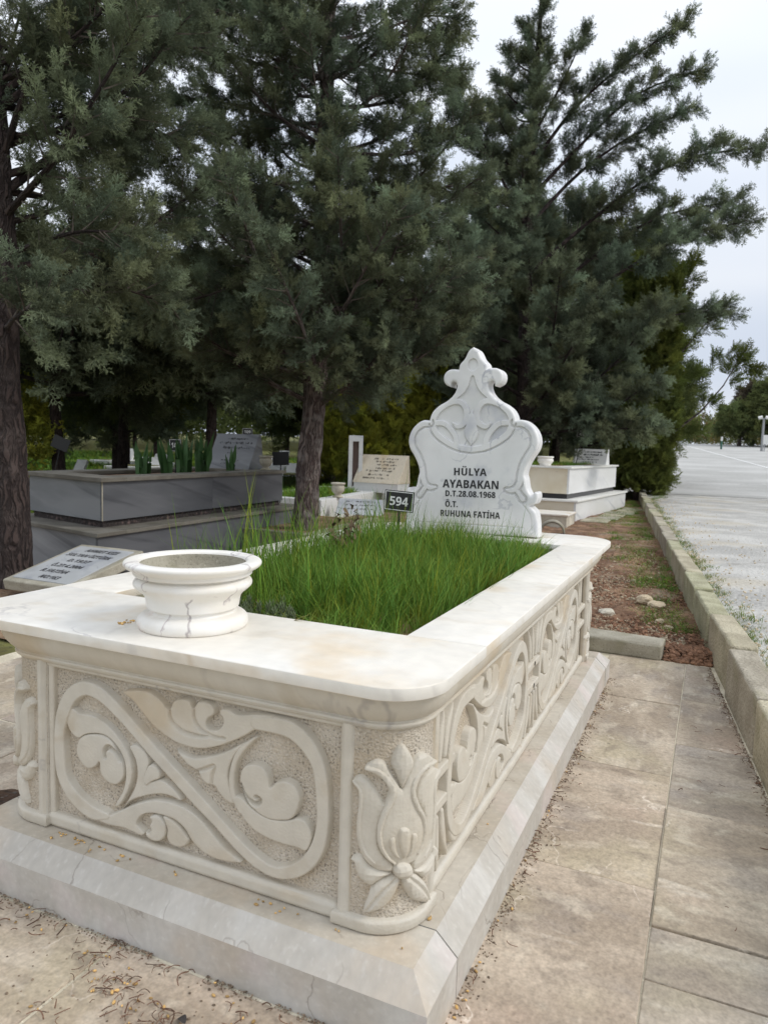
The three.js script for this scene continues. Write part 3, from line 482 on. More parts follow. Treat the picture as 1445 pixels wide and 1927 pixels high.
const XL = -1.066, XR = 0.012, ZF = -0.002, ZB = -2.21, RC = 0.095, YB = 0.1272, YT = 0.545;
const tomb = thing('carved_tomb', 'large cream marble grave with carved scroll panels on a chamfered plinth in the foreground', 'grave', [-0.527, 0, -1.1]);
const tp = (name, geo, m, label) => { const g = Array.isArray(geo) ? merge(geo) : geo; g.translate(0.527, 0, 1.1); return part(tomb, name, g, m, label); };
const hull = (pts) => { // earth and dust lie on the ledge, the only level face of a plinth stone
  const g = boxUV(new ConvexGeometry(pts.map((p) => new THREE.Vector3(...p))), [UVR() * 3, UVR() * 3]), n = g.attributes.normal, c = [];
  for (let i = 0; i < n.count; i++) c.push(...(n.getY(i) > 0.98 ? [1, 0.955, 0.88] : [1, 1, 1])); g.setAttribute('color', new THREE.Float32BufferAttribute(c, 3)); return g; };
{
  // plinth: four stones, chamfered along the outer edge
  const P = 0.0987, C = 0.0456, y0 = -0.03, y1 = 0.0846, y2 = YB, xl = XL - P + XR, xr = P, zf = P, zb = -2.31, zj = -0.0633, zk = -2.163, wi = 0.26;
  const q = (x0, x1, z0, z1, cx0, cx1, cz0, cz1) => hull([[x0, y0, z0], [x1, y0, z0], [x0, y0, z1], [x1, y0, z1], [x0, y1, z0], [x1, y1, z0], [x0, y1, z1], [x1, y1, z1],
    [x0 + cx0, y2, z0 + cz0], [x1 - cx1, y2, z0 + cz0], [x0 + cx0, y2, z1 - cz1], [x1 - cx1, y2, z1 - cz1]]);
  tp('plinth_stone', q(xl, xr, zj, zf, C, C, 0, C), mLime);
  tp('plinth_stone', q(xr - wi, xr, zk, zj - 0.0035, 0, C, 0, 0), mLime);
  tp('plinth_stone', q(xl, xl + wi, zk, zj - 0.003, C, 0, 0, 0), mLime);
  tp('plinth_stone', q(xl, xr + 0.001, zb, zk - 0.003, C, C, C, 0), mLime);
  const joint = boxUV(new THREE.BoxGeometry(1.13, 0.13, 2.28).translate(-0.527, 0.045, -1.1)); tp('mortar', joint, mCement);
}
{
  // walls with recessed, pecked grounds
  const wl = (dx, dz) => boxUV(new THREE.BoxGeometry(XR - XL - dx, YT - YB, ZF - ZB - dz).translate((XL + XR) / 2, (YB + YT) / 2, (ZF + ZB) / 2)); tp('wall', [wl(0.2, 0.032), wl(0.044, 0.21)], mRough);
  const rb = (x0, x1, y0, y1, z0, z1, r = 0.006) => box(x1 - x0, y1 - y0, z1 - z0, (x0 + x1) / 2, y0, (z0 + z1) / 2, r);
  tp('panel_rail', rb(-0.925, -0.130, 0.522, 0.552, -0.05, -0.003), mRelief); tp('panel_rail', rb(-0.925, -0.130, 0.1275, 0.163, -0.05, 0.001, 0.012), mRelief);
  tp('panel_rail', [rb(-0.922, -0.904, 0.15, 0.53, -0.05, -0.005)], mRelief);
  tp('panel_rail', rb(-0.04, 0.003, 0.526, 0.552, -2.07, -0.14), mRelief); tp('panel_rail', rb(-0.04, 0.009, 0.1275, 0.158, -2.07, -0.14, 0.012), mRelief);
  // rounded corner piers, their strips and foot mouldings
  const pierShape = (o) => { const s = new THREE.Shape(); const x = XR + o, z = ZF + o, r = RC + o, n = 0.132;
    s.moveTo(-n, -(z)); s.lineTo(x - r, -z); s.absarc(x - r, -(z - r), r, -Math.PI / 2, 0, false); s.lineTo(x, n + 0.002); s.lineTo(-n, n + 0.002); s.lineTo(-n, -z); return s; };
  const ext = (o, y0, y1, b) => { const g = new THREE.ExtrudeGeometry(pierShape(o - b), { depth: y1 - y0 - 2 * b, bevelEnabled: b > 0, bevelSize: b, bevelThickness: b, bevelSegments: 4, curveSegments: 20 }); g.rotateX(-Math.PI / 2); g.scale(1, 1, 1); g.translate(0, y0 + b, 0); return g; };
  // shape y is -z, so the extruded piece is turned upright and lies with its corner towards +x +z
  const flips = [[1, 1], [-1, 1], [1, -1], [-1, -1]];
  const flip = (g, [sx, sz]) => { g = (g.index ? g.toNonIndexed() : g.clone()); const p = g.attributes.position; for (let i = 0; i < p.count; i++) { if (sx < 0) p.setX(i, -1.054 - p.getX(i)); if (sz < 0) p.setZ(i, -2.212 - p.getZ(i)); }
    if (sx * sz < 0) for (const k of Object.keys(g.attributes)) { const a = g.attributes[k], n = a.itemSize; for (let t = 0; t < a.count; t += 3) for (let c = 0; c < n; c++) { const v = a.array[(t + 1) * n + c]; a.array[(t + 1) * n + c] = a.array[(t + 2) * n + c]; a.array[(t + 2) * n + c] = v; } }
    return toCreasedNormals(g, 0.7); };
  const RM = Math.PI / 2 * RC;
  const corner = (u, v, h) => { const cx = XR - RC, cz = ZF - RC; if (u < 0) return [cx + u, v, ZF + h]; if (u < RM) { const t = u / RC; return [cx + (RC + h) * Math.sin(t), v, cz + (RC + h) * Math.cos(t)]; } return [XR + h, v, cz - (u - RM)]; };
  const strip = (x, z) => { const g = new THREE.CylinderGeometry(0.0155, 0.0155, 0.41, 14, 1); g.translate(x, 0.1272 + 0.205, z); return boxUV(g, [UVR(), UVR()]); };
  const tul = (k, o) => carve({ poly: TULIP[k], ...o }, corner, 0.0018), cl = (k, o) => carve({ line: TULIP[k], ...o }, corner, 0.0018);
  const T = [
    ['petal', [tul('petalL', { H: 0.011, edge: 0.008, dome: 0.003 }), cl('petalLr', { H: 0.017, edge: 0.006 }), tul('body', { H: 0.013, edge: 0.008, dome: 0.003 }), cl('rimL', { H: 0.02, edge: 0.006 }), cl('rimR', { H: 0.02, edge: 0.006 }), tul('petalR', { H: 0.011, edge: 0.008, dome: 0.003 }), cl('petalRr', { H: 0.017, edge: 0.006 })]],
    ['bud', [tul('bud', { H: 0.014, edge: 0.012, dome: 0.004 })]],
    ['sepal', [tul('sepalL', { H: 0.011, edge: 0.012, dome: 0.005 }), tul('sepalR', { H: 0.011, edge: 0.012, dome: 0.005 })]],
    ['leaf', [tul('footL', { H: 0.012, edge: 0.012, dome: 0.005, grooves: [[TULIP.footLr, 0.006]] }), tul('footR', { H: 0.012, edge: 0.012, dome: 0.005, grooves: [[TULIP.footRr, 0.006]] })]],
    ['stamen', [tul('stamenM', { H: 0.021, edge: 0.008, dome: 0.003 }), tul('stamenL', { H: 0.019, edge: 0.007, dome: 0.002 }), tul('stamenR', { H: 0.019, edge: 0.007, dome: 0.002 })]],
    ['boss', [tul('button', { H: 0.02, edge: 0.01, dome: 0.006 })]],
  ].map(([n, l]) => [n, merge(l)]);
  for (const f of flips) {
    const pier = flip(boxUV(ext(0, YB, YT, 0)), f);
    pier.translate(0.527, 0, 1.1); const pm = part(tomb, 'corner_pier', pier, mRough);
    const add = (name, g, m) => { const h = flip(g, f); h.translate(0.527, 0, 1.1); part(pm, name, h, m); };
    add('strip', strip(-0.1175, ZF - 0.006), mRelief); add('strip', strip(XR - 0.008, -0.134), mRelief);
    add('foot_moulding', boxUV(ext(0.014, 0.1275, 0.157, 0.008)), mRelief);
    if (f[0] > 0 || f[1] > 0) for (const [n, g] of T) add('carved_' + n, g, mRelief);
  }
  // carved scroll panels
  const S = { ribbon: ['line', 0.0145, 0.0058], leafB: ['poly', 0.012, 0.0045], heartB: ['poly', 0.0125, 0.0048, 0.001, [['heartBgroove', 0.011]]], leafC: ['poly', 0.011, 0.0048, 0.001], budC: ['poly', 0.0135, 0.005, 0.001], leafD: ['poly', 0.0125, 0.0048, 0.001],
    lobeD1: ['poly', 0.014, 0.006, 0.001], lobeD2: ['poly', 0.013, 0.006, 0.001], leafE: ['poly', 0.0125, 0.0048, 0.001, [['leafEg1', 0.007], ['leafEg2', 0.007]]], leafF: ['poly', 0.011, 0.006, 0.001, [['leafFg', 0.006]]], stemG: ['line', 0.013, 0.006], leafG: ['poly', 0.0125, 0.0048, 0.001], heartG: ['poly', 0.013, 0.0048, 0.001, [['heartGg', 0.011]]] };
  const names = { ribbon: 'scroll_band', stemG: 'scroll_stem', heartB: 'carved_lobe', heartG: 'carved_lobe', lobeD1: 'carved_lobe', lobeD2: 'carved_lobe', budC: 'carved_bud' };
  for (const k of Object.keys(S)) {
    const [kind, H, edge, dome, gr] = S[k];
    const o = { [kind]: PANEL[k], H, edge, dome, grooves: (gr || []).map(([n, d]) => [PANEL[n], d]) };
    tp(names[k] || 'carved_leaf', carve(o, (u, v, h) => [u, v, -0.018 + h * 1.32], 0.0017), mRelief);
    const side = carve(o, (u, v, h) => [-0.010 + h * 1.45, v, u - 0.076], 0.0022); side.translate(0.527, 0, 1.1);
    for (let r = 0; r < 2; r++) { const m = part(tomb, names[k] || 'carved_leaf', side, mRelief); m.position.z = -0.9 * r; }
  }
  const smap = (u, v, h) => [-0.010 + h * 1.45, v, u];
  for (const zc of [-0.165, -1.066, -1.962]) for (const s of [-1, 1]) {
    if ((zc > -0.2 && s > 0)) continue;
    const z = (d) => zc + s * d, mir = (l) => l.map(([d, y, w]) => [z(d), y, w]);
    if (zc < -1.9 && s < 0) { for (const y of [0.386, 0.314]) tp('carved_rail', carve({ line: [[zc, y, 0.011], [-2.05, y, 0.011]], H: 0.0137, edge: 0.006 }, smap), mRelief); continue; }
    for (const y of [0.386, 0.314]) tp('carved_rail', carve({ line: [[z(-0.001), y, 0.0125], [z(0.108), y, 0.0125]], H: 0.0138, edge: 0.006 }, smap), mRelief);
    for (const l of [[[0.022, 0.415, 0.01], [0.028, 0.465, 0.015], [0.04, 0.514, 0.003]], [[0.056, 0.412, 0.009], [0.068, 0.465, 0.014], [0.1, 0.514, 0.003]], [[0.05, 0.290, 0.008], [0.062, 0.235, 0.014], [0.09, 0.172, 0.004]], [[0.096, 0.286, 0.009], [0.108, 0.225, 0.013], [0.14, 0.188, 0.014], [0.175, 0.176, 0.005]], [[0.018, 0.288, 0.008], [0.022, 0.225, 0.012], [0.026, 0.168, 0.004]]])
      tp('carved_leaf', carve({ line: mir(l), H: 0.0133, edge: 0.01 }, smap), mRelief);
  }
}
{
  // cornice under the slab: a profile swept round the walls
  const prof = [[0.0, 0.616], [0.046, 0.6135], [0.046, 0.605], [0.0435, 0.593], [0.037, 0.579], [0.027, 0.566], [0.016, 0.556], [0.010, 0.552], [0.010, 0.549], [0.0135, 0.5475], [0.0145, 0.544], [0.0125, 0.5405], [0.008, 0.539], [0.008, 0.5365], [0.004, 0.533], [-0.02, 0.533]];
  const path = []; const cs = [[XR - RC, ZF - RC, 0], [XL + RC, ZF - RC, 1], [XL + RC, ZB + RC, 2], [XR - RC, ZB + RC, 3]];
  for (const [cx, cz, k] of cs) for (let i = 0; i <= 14; i++) { const a = (k + i / 14) * Math.PI / 2; path.push([cx, cz, Math.cos(a), Math.sin(a)]); }
  path.push(path[0]);
  const pos = [], uv = [], ind = []; let L = 0, pv = null;
  path.forEach(([cx, cz, nx, nz], i) => { const x = cx + nx * RC, z = cz + nz * RC; if (pv) L += Math.hypot(x - pv[0], z - pv[1]); pv = [x, z];
    prof.forEach(([o, y], j) => { pos.push(cx + nx * (RC + o), y, cz + nz * (RC + o)); uv.push(L, y - o); if (i && j) { const a = (i - 1) * prof.length + j - 1, b = a + prof.length; ind.push(a, b, a + 1, b, b + 1, a + 1); } }); });
  const g = new THREE.BufferGeometry(); g.setAttribute('position', new THREE.Float32BufferAttribute(pos, 3)); g.setAttribute('uv', new THREE.Float32BufferAttribute(uv, 2)); g.setIndex(ind); g.computeVertexNormals();
  tp('cornice', toCreasedNormals(g, 0.6), mRelief);
  // cap slabs
  const y0 = 0.6146, y1 = 0.64, b = 0.0035;
  const slab = (outline, name, m = mMarble) => { const s = new THREE.Shape(outline.map(([x, z]) => new THREE.Vector2(x, -z))); const e = new THREE.ExtrudeGeometry(s, { depth: y1 - y0 - 2 * b, bevelEnabled: true, bevelSize: b, bevelOffset: -b, bevelThickness: b, bevelSegments: 3 }); e.rotateX(-Math.PI / 2); e.translate(0, y0 + b, 0); tp(name, toCreasedNormals(boxUV(e, [UVR() * 2, UVR() * 2]), 0.5), m); };
  const arc = (cx, cz, r, a0, a1) => Array.from({ length: 17 }, (_, i) => { const a = a0 + (a1 - a0) * i / 16; return [cx + r * Math.cos(a), cz + r * Math.sin(a)]; });
  const H = Math.PI / 2, F = 0.067, xl = -1.195, xr = 0.066, r = 0.115, jz = -0.2915, kz = -2.108, bz = -2.55, rb = 0.2;
  slab([...arc(xr - r, F - r, r, 0, H), ...arc(xl + r, F - r, r, H, 2 * H), [xl, jz], [xr, jz]], 'cap_slab');
  slab([[xr - 0.001, jz - 0.003], [-0.1208, jz - 0.003], [-0.1208, -1.1], [xr - 0.001, -1.1]], 'cap_slab'); slab([[xr - 0.001, -1.1012], [-0.1208, -1.1012], [-0.1208, kz + 0.002], [xr - 0.001, kz + 0.002]], 'cap_slab');
  slab([[-0.9964, jz - 0.003], [xl + 0.001, jz - 0.003], [xl + 0.001, kz + 0.002], [-0.9964, kz + 0.002]], 'cap_slab');
  slab([[xr, kz], [xl, kz], ...arc(xl + rb, bz + rb, rb, 2 * H, 3 * H), ...arc(xr - rb, bz + rb, rb, 3 * H, 4 * H)], 'cap_slab');
  // inner lining and the earth bed
  const lin = [box(0.03, 0.12, 1.82, -0.128, 0.494, -1.2, 0), box(0.03, 0.12, 1.82, -1.012, 0.494, -1.2, 0), box(0.89, 0.12, 0.03, -0.56, 0.494, -0.262, 0), box(0.89, 0.12, 0.03, -0.56, 0.494, -2.128, 0)];
  tp('inner_lining', lin, mConc);
  const bed = new THREE.PlaneGeometry(0.9, 1.87, 60, 120); bed.rotateX(-Math.PI / 2); const p = bed.attributes.position; for (let i = 0; i < p.count; i++) p.setY(i, 0.575 + 0.025 * fbm(p.getX(i) / 4 + 0.5, p.getZ(i) / 4 + 0.5, 30, 3, 9)); bed.computeVertexNormals(); bed.translate(-0.56, 0, -1.2);
  tp('earth_bed', boxUV(bed), mSoil);
}
// ------------------------------------------------------------------ headstone
const headstone = thing('headstone', 'white marble headstone with a carved crown-shaped top, at the far end of the carved grave', 'headstone', [-0.604, 0.6405, -2.31]);
headstone.rotation.z = 0.016;
{
  const out = [...STONE.outA, ...STONE.outB].map(([u, v]) => [u, v]); out[0] = [0.0, 0.918]; out[1] = [0.022, 0.902];
  out[out.length - 1][1] = 0;
  const curve = (l) => { const c = new THREE.CatmullRomCurve3(l.map((p) => new THREE.Vector3(-p[0], p[1], 0)), false, 'centripetal'); return c.getPoints(l.length * 4).map((p) => [p.x, p.y]); };
  // split at the sharp notches so that they stay sharp
  const cuts = [0, 4, 10, 15, 21, 36, 39, 42]; let left = [];
  cuts.push(out.length - 1); const cc = [...new Set(cuts.filter((c) => c < out.length))].sort((a, b) => a - b);
  for (let i = 0; i + 1 < cc.length; i++) { const seg = out.slice(cc[i], cc[i + 1] + 1), q = seg.length > 2 ? curve(seg) : seg.map((p) => [-p[0], p[1]]); left.push(...(i ? q.slice(1) : q)); }
  const right = left.slice(1).map((p) => [-p[0], p[1]]).reverse(); const P = [...left.slice().reverse().map((p) => p), ...[]];
  const poly = [...left, ...right]; // apex, down the left side, along the base, up the right side
  const M = (l) => [l, l.map((p) => [-p[0], ...p.slice(1)])];
  const both = (k) => M(STONE[k]).map((l) => smoothLine(l));
  const scroll = both('scroll'), petal = both('petal'), rim = both('rim'), rimfoot = both('rimfoot'), low = both('lowgroove');
  const med = [...STONE.med, [0, 0.412], ...STONE.med.slice().reverse().map((p) => [-p[0], p[1]])], medS = smoothPoly(med, 3);
  const drop = smoothPoly([[0, 0.612], ...STONE.drop.map((p) => [p[0] * 0.92, p[1]]), [0, 0.43], ...STONE.drop.slice().reverse().map((p) => [-p[0] * 0.92, p[1]])], 3);
  const eye = Array.from({ length: 40 }, (_, i) => [0.025 * Math.cos(i / 40 * 6.2832), 0.832 + 0.031 * Math.sin(i / 40 * 6.2832)]);
  const bb = (L) => bounds(L, 0.012), inb = (b, x, y) => x > b[0] && x < b[2] && y > b[1] && y < b[3], B = (L) => [L, bb([L])];
  const lines = [...scroll, ...petal].map(B), rims = [...rim, ...rimfoot].map(B), lows = low.map(B);
  const cell = 0.0023, b = bounds([poly], cell), nx = Math.ceil((b[2] - b[0]) / cell) + 1, ny = Math.ceil((b[3] - b[1]) / cell) + 1, N = nx * ny;
  const D = new Float32Array(N), idx = new Int32Array(N).fill(-1), pos = [], uv = [], ind = []; const front = 0.058, back = -0.035;
  for (let j = 0; j < ny; j++) for (let i = 0; i < nx; i++) D[j * nx + i] = dPoly(poly, b[0] + i * cell, b[1] + j * cell);
  const vert = (i, j) => {
    const k = j * nx + i; if (idx[k] >= 0) return idx[k];
    let x = b[0] + i * cell, y = b[1] + j * cell, d = D[k];
    if (d < 0) { const e = 0.0006, gx = dPoly(poly, x + e, y) - dPoly(poly, x - e, y), gy = dPoly(poly, x, y + e) - dPoly(poly, x, y - e), l = Math.hypot(gx, gy) || 1; x -= gx / l * d; y -= gy / l * d; d = 0; }
    const t = clamp(d / 0.014); let h = -0.010 * (1 - Math.sqrt(1 - (1 - t) * (1 - t)));
    let rec = sstep(0, 0.0025, dPoly(medS, x, y)); let keep = -1;
    for (const [l, q] of lines) if (inb(q, x, y)) keep = Math.max(keep, dLine(l, x, y));
    keep = Math.max(keep, dPoly(drop, x, y)); if (dPoly(drop, x, y) > 0) h += 0.003 * Math.sqrt(clamp(dPoly(drop, x, y) / 0.02));
    h -= 0.013 * rec * (1 - sstep(-0.0025, 0.0003, keep));
    h -= 0.011 * sstep(0, 0.003, dPoly(eye, x, y));
    // groove outside the medallion and along the border rims
    let g = -1; for (const [l, q] of lines.slice(0, 2)) if (inb(q, x, y)) g = Math.max(g, dLine(l, x, y)); if (y < 0.58 && Math.abs(x) < 0.26) h -= 0.010 * sstep(-0.011, -0.0085, g) * (1 - sstep(-0.003, 0, g)) * (1 - rec) * sstep(0.012, 0.02, d);
    let r = -1; for (const [l, q] of rims) if (inb(q, x, y)) r = Math.max(r, dLine(l, x, y)); h -= 0.011 * sstep(-0.012, -0.0095, r) * (1 - sstep(-0.0035, 0, r)) * sstep(0.012, 0.02, d);
    for (const [l, q] of lows) if (inb(q, x, y)) h -= 0.005 * sstep(-0.003, 0.002, dLine(l, x, y));
    if (Math.abs(x) < 0.275) h -= 0.005 * sstep(0.004, 0.002, Math.abs(y - 0.045));
    idx[k] = pos.length / 3; pos.push(x, y, front + h); uv.push(x + 0.5, y); return idx[k];
  };
  for (let j = 0; j + 1 < ny; j++) for (let i = 0; i + 1 < nx; i++) { const k = j * nx + i; if (Math.max(D[k], D[k + 1], D[k + nx], D[k + nx + 1]) <= 0) continue; const a = vert(i, j), c = vert(i + 1, j), d = vert(i + 1, j + 1), f = vert(i, j + 1); ind.push(a, c, d, a, d, f); }
  const face = new THREE.BufferGeometry(); face.setAttribute('position', new THREE.Float32BufferAttribute(pos, 3)); face.setAttribute('uv', new THREE.Float32BufferAttribute(uv, 2)); face.setIndex(ind); face.computeVertexNormals();
  const sh = new THREE.Shape(poly.map((p) => new THREE.Vector2(p[0], p[1]))); const body = new THREE.ExtrudeGeometry(sh, { depth: front - 0.0098 - back, bevelEnabled: false }); body.translate(0, 0, back);
  part(headstone, 'stone_slab', [face, toCreasedNormals(boxUV(body), 0.6)], mHead);
}
const font = await new FontLoader().loadAsync('fonts/droid/droid_sans_bold.typeface.json'), fontR = await new FontLoader().loadAsync('fonts/droid/droid_sans_regular.typeface.json');
// a line of raised lettering of a given width, its foot on the base line; İ is an I with a dot, since the face has none
function lettering(text, x0, x1, h, f = font, depth = 0.0012) {
  const dots = []; const plain = [...text].map((c) => (c === 'İ' ? 'I' : c)).join('');
  const g = new TextGeometry(plain, { font: f, size: 1, depth: 0.001, curveSegments: 5 }); g.computeBoundingBox(); const bb = g.boundingBox;
  const list = [g.index ? g.toNonIndexed() : g];
  [...text].forEach((c, i) => { if (c !== 'İ') return; const a = new TextGeometry(plain.slice(0, i) + 'I', { font: f, size: 1, depth: 0.001 }); a.computeBoundingBox(); list.push(new THREE.BoxGeometry(0.17, 0.17, 0.001).toNonIndexed().translate(a.boundingBox.max.x - 0.11, 1.2, 0.0005)); });
  const m = merge(list), s = (x1 - x0) / (bb.max.x - bb.min.x); m.translate(-bb.min.x, 0, 0); m.scale(s, h, depth / 0.001); m.translate(x0, 0, 0); return m;
}
{
  const Y = 0.9; // size 1 gives capitals about 0.98 high
  for (const [t, x0, x1, y, h] of [['HÜLYA', -0.083, 0.085, 0.2895, 0.036], ['AYABAKAN', -0.142, 0.146, 0.2265, 0.040], ['D.T.28.08.1968', -0.126, 0.132, 0.183, 0.029], ['Ö.T.', -0.126, -0.060, 0.1295, 0.029], ['RUHUNA FATİHA', -0.150, 0.158, 0.0815, 0.031]]) {
    const m = part(headstone, 'lettering', lettering(t, x0, x1, h / 0.98), mInk); m.position.set(0, y, 0.0583);
  }
}
// ------------------------------------------------------------------ marble bowl on the near slab
{
  const bowl = thing('marble_bowl', 'round veined marble flower bowl standing on the near slab of the carved grave', 'planter', [-0.588, 0.6402, -0.125]); bowl.scale.setScalar(0.935);
  const pr = [[0, 0], [0.128, 0], [0.1325, 0.005], [0.134, 0.014], [0.131, 0.024], [0.122, 0.032], [0.112, 0.035], [0.104, 0.037], [0.1015, 0.043], [0.1035, 0.047], [0.110, 0.049], [0.1115, 0.055], [0.1135, 0.068], [0.1165, 0.078], [0.124, 0.087], [0.135, 0.096], [0.1425, 0.105], [0.141, 0.114], [0.133, 0.1205], [0.1265, 0.123], [0.1265, 0.1265], [0.138, 0.128], [0.1425, 0.131], [0.143, 0.139], [0.149, 0.1425], [0.160, 0.148], [0.1655, 0.155], [0.164, 0.161], [0.157, 0.1645], [0.143, 0.165], [0.131, 0.1625], [0.127, 0.156]];
  const c = new THREE.CatmullRomCurve3(pr.map((p) => new THREE.Vector3(p[0], p[1], 0)), false, 'centripetal', 0.3).getPoints(150).map((p) => new THREE.Vector2(Math.max(0, p.x), p.y));
  const lathe = (pts, n = 96) => { const g = new THREE.LatheGeometry(pts, n); const uv = g.attributes.uv, p = g.attributes.position; for (let i = 0; i < uv.count; i++) uv.setXY(i, uv.getX(i) * 1.1, p.getY(i) * 1.3 + Math.hypot(p.getX(i), p.getZ(i))); return g; };
  part(bowl, 'bowl', lathe(c), mBowl);
  part(bowl, 'basin', lathe([[0.127, 0.157], [0.124, 0.135], [0.112, 0.112], [0.08, 0.1], [0, 0.098]].map((p) => new THREE.Vector2(...p))), mConc, 'grey weathered inside of the bowl');
}
// ------------------------------------------------------------------ foliage: sprays of thin twiglets put on branches
const V3 = (x, y, z) => new THREE.Vector3(x, y, z), UP = V3(0, 1, 0);
// a spray grows along +y, about one unit long
function sprayGeo(seed, o) {
  const R = rng(seed), pos = [];
  const blade = (a, b, w) => { // two crossing slivers
    const d = b.clone().sub(a), s1 = d.clone().cross(V3(R() - 0.5, R() - 0.5, R() - 0.5)).normalize(), s2 = s1.clone().cross(d).normalize();
    for (const s of o.flat ? [s1] : [s1, s2]) { const m = a.clone().lerp(b, 0.45), p = m.clone().addScaledVector(s, w), q = m.clone().addScaledVector(s, -w); for (const v of [a, p, b, a, b, q]) pos.push(v.x, v.y, v.z); }
  };
  const rp = (d) => { const v = V3(R() * 2 - 1, R() * 2 - 1, R() * 2 - 1); return v.addScaledVector(d, -v.dot(d)).normalize(); };
  const plane = rp(UP);
  blade(V3(0, 0, 0), V3(0, 1, 0), o.w);
  for (let i = 0; i < o.n; i++) {
    const t = 0.05 + 0.93 * i / o.n, a = V3(0, t, 0), out = o.planar ? plane.clone().multiplyScalar(i % 2 ? 1 : -1).addScaledVector(rp(UP), 0.25).normalize() : rp(UP), dir = out.multiplyScalar(o.spread).add(UP).normalize(), l = o.len * (1.02 - t * 0.75) * (0.75 + 0.5 * R()), b = a.clone().addScaledVector(dir, l);
    blade(a, b, o.w);
    for (let k = 0; k < o.m; k++) { const s = 0.2 + 0.8 * (k + R() * 0.6) / o.m, c = a.clone().lerp(b, s), d2 = rp(dir).multiplyScalar(0.85).add(dir).normalize(); blade(c, c.clone().addScaledVector(d2, l * o.len2 * (1.1 - 0.6 * s)), o.w * 0.95); }
  }
  const g = new THREE.BufferGeometry(); g.setAttribute('position', new THREE.Float32BufferAttribute(pos, 3)); g.computeVertexNormals(); g.setAttribute('uv', new THREE.Float32BufferAttribute(new Float32Array(pos.length / 3 * 2), 2)); return g;
}
const SPRAY = {
  cypress: [1, 2, 3].map((s) => sprayGeo(s, { n: 18, m: 5, w: 0.0135, spread: 1.0, len: 0.46, len2: 0.5 })),
  arborvitae: [11, 12].map((s) => sprayGeo(s, { n: 15, m: 4, w: 0.02, spread: 0.9, len: 0.5, len2: 0.5, planar: true })),
  far: [21, 22].map((s) => sprayGeo(s, { n: 12, m: 4, w: 0.02, spread: 1.2, len: 0.5, len2: 0.5 })),
  leafy: [31, 32].map((s) => sprayGeo(s, { n: 10, m: 5, w: 0.045, spread: 1.5, len: 0.5, len2: 0.4, flat: true })),
};
function instanced(parent, name, geos, m, list) { // list of [position, direction, size, tint]
  const q = new THREE.Quaternion(), q2 = new THREE.Quaternion(), M = new THREE.Matrix4(), R = rng(list.length + 3), c = new THREE.Color();
  geos.forEach((g, k) => {
    const mine = list.filter((_, i) => i % geos.length === k); if (!mine.length) return;
    const im = new THREE.InstancedMesh(g, m, mine.length);
    mine.forEach(([p, d, s, t], i) => { q.setFromUnitVectors(UP, d); q2.setFromAxisAngle(UP, R() * 6.283); q.multiply(q2); M.compose(p, q, V3(s, s, s)); im.setMatrixAt(i, M); c.setRGB(...t); im.setColorAt(i, c); });
    im.name = name; im.userData.kind = 'stuff'; im.castShadow = im.receiveShadow = true; parent.add(im);
  });
}
function tube(pts, r0, r1, seg = 6, n = 12, rough = 0, uvLen = 1) {
  const c = new THREE.CatmullRomCurve3(pts), L = c.getLength(), fr = c.computeFrenetFrames(n), pos = [], uv = [], ind = [];
  for (let i = 0; i <= n; i++) { const t = i / n, p = c.getPointAt(t), r = Array.isArray(r0) ? r0[Math.min(r0.length - 1, Math.floor(t * r0.length))] : lerp(r0, r1, t);
    for (let k = 0; k <= seg; k++) { const a = k / seg * 6.28318, v = fr.normals[i].clone().multiplyScalar(Math.cos(a)).addScaledVector(fr.binormals[i], Math.sin(a)); const rr = r * (1 + (rough ? rough * fbm(k / seg, t * L * 0.7 + 0.3, 5, 3, 90, 7) : 0)); pos.push(p.x + v.x * rr, p.y + v.y * rr, p.z + v.z * rr); uv.push(k / seg * Math.max(0.25, 6.28 * r) * uvLen, t * L * uvLen); } }
  for (let i = 0; i < n; i++) for (let k = 0; k < seg; k++) { const a = i * (seg + 1) + k, b = a + seg + 1; ind.push(a, a + 1, b, a + 1, b + 1, b); }
  const g = new THREE.BufferGeometry(); g.setAttribute('position', new THREE.Float32BufferAttribute(pos, 3)); g.setAttribute('uv', new THREE.Float32BufferAttribute(uv, 2)); g.setIndex(ind); g.computeVertexNormals(); return g;
}
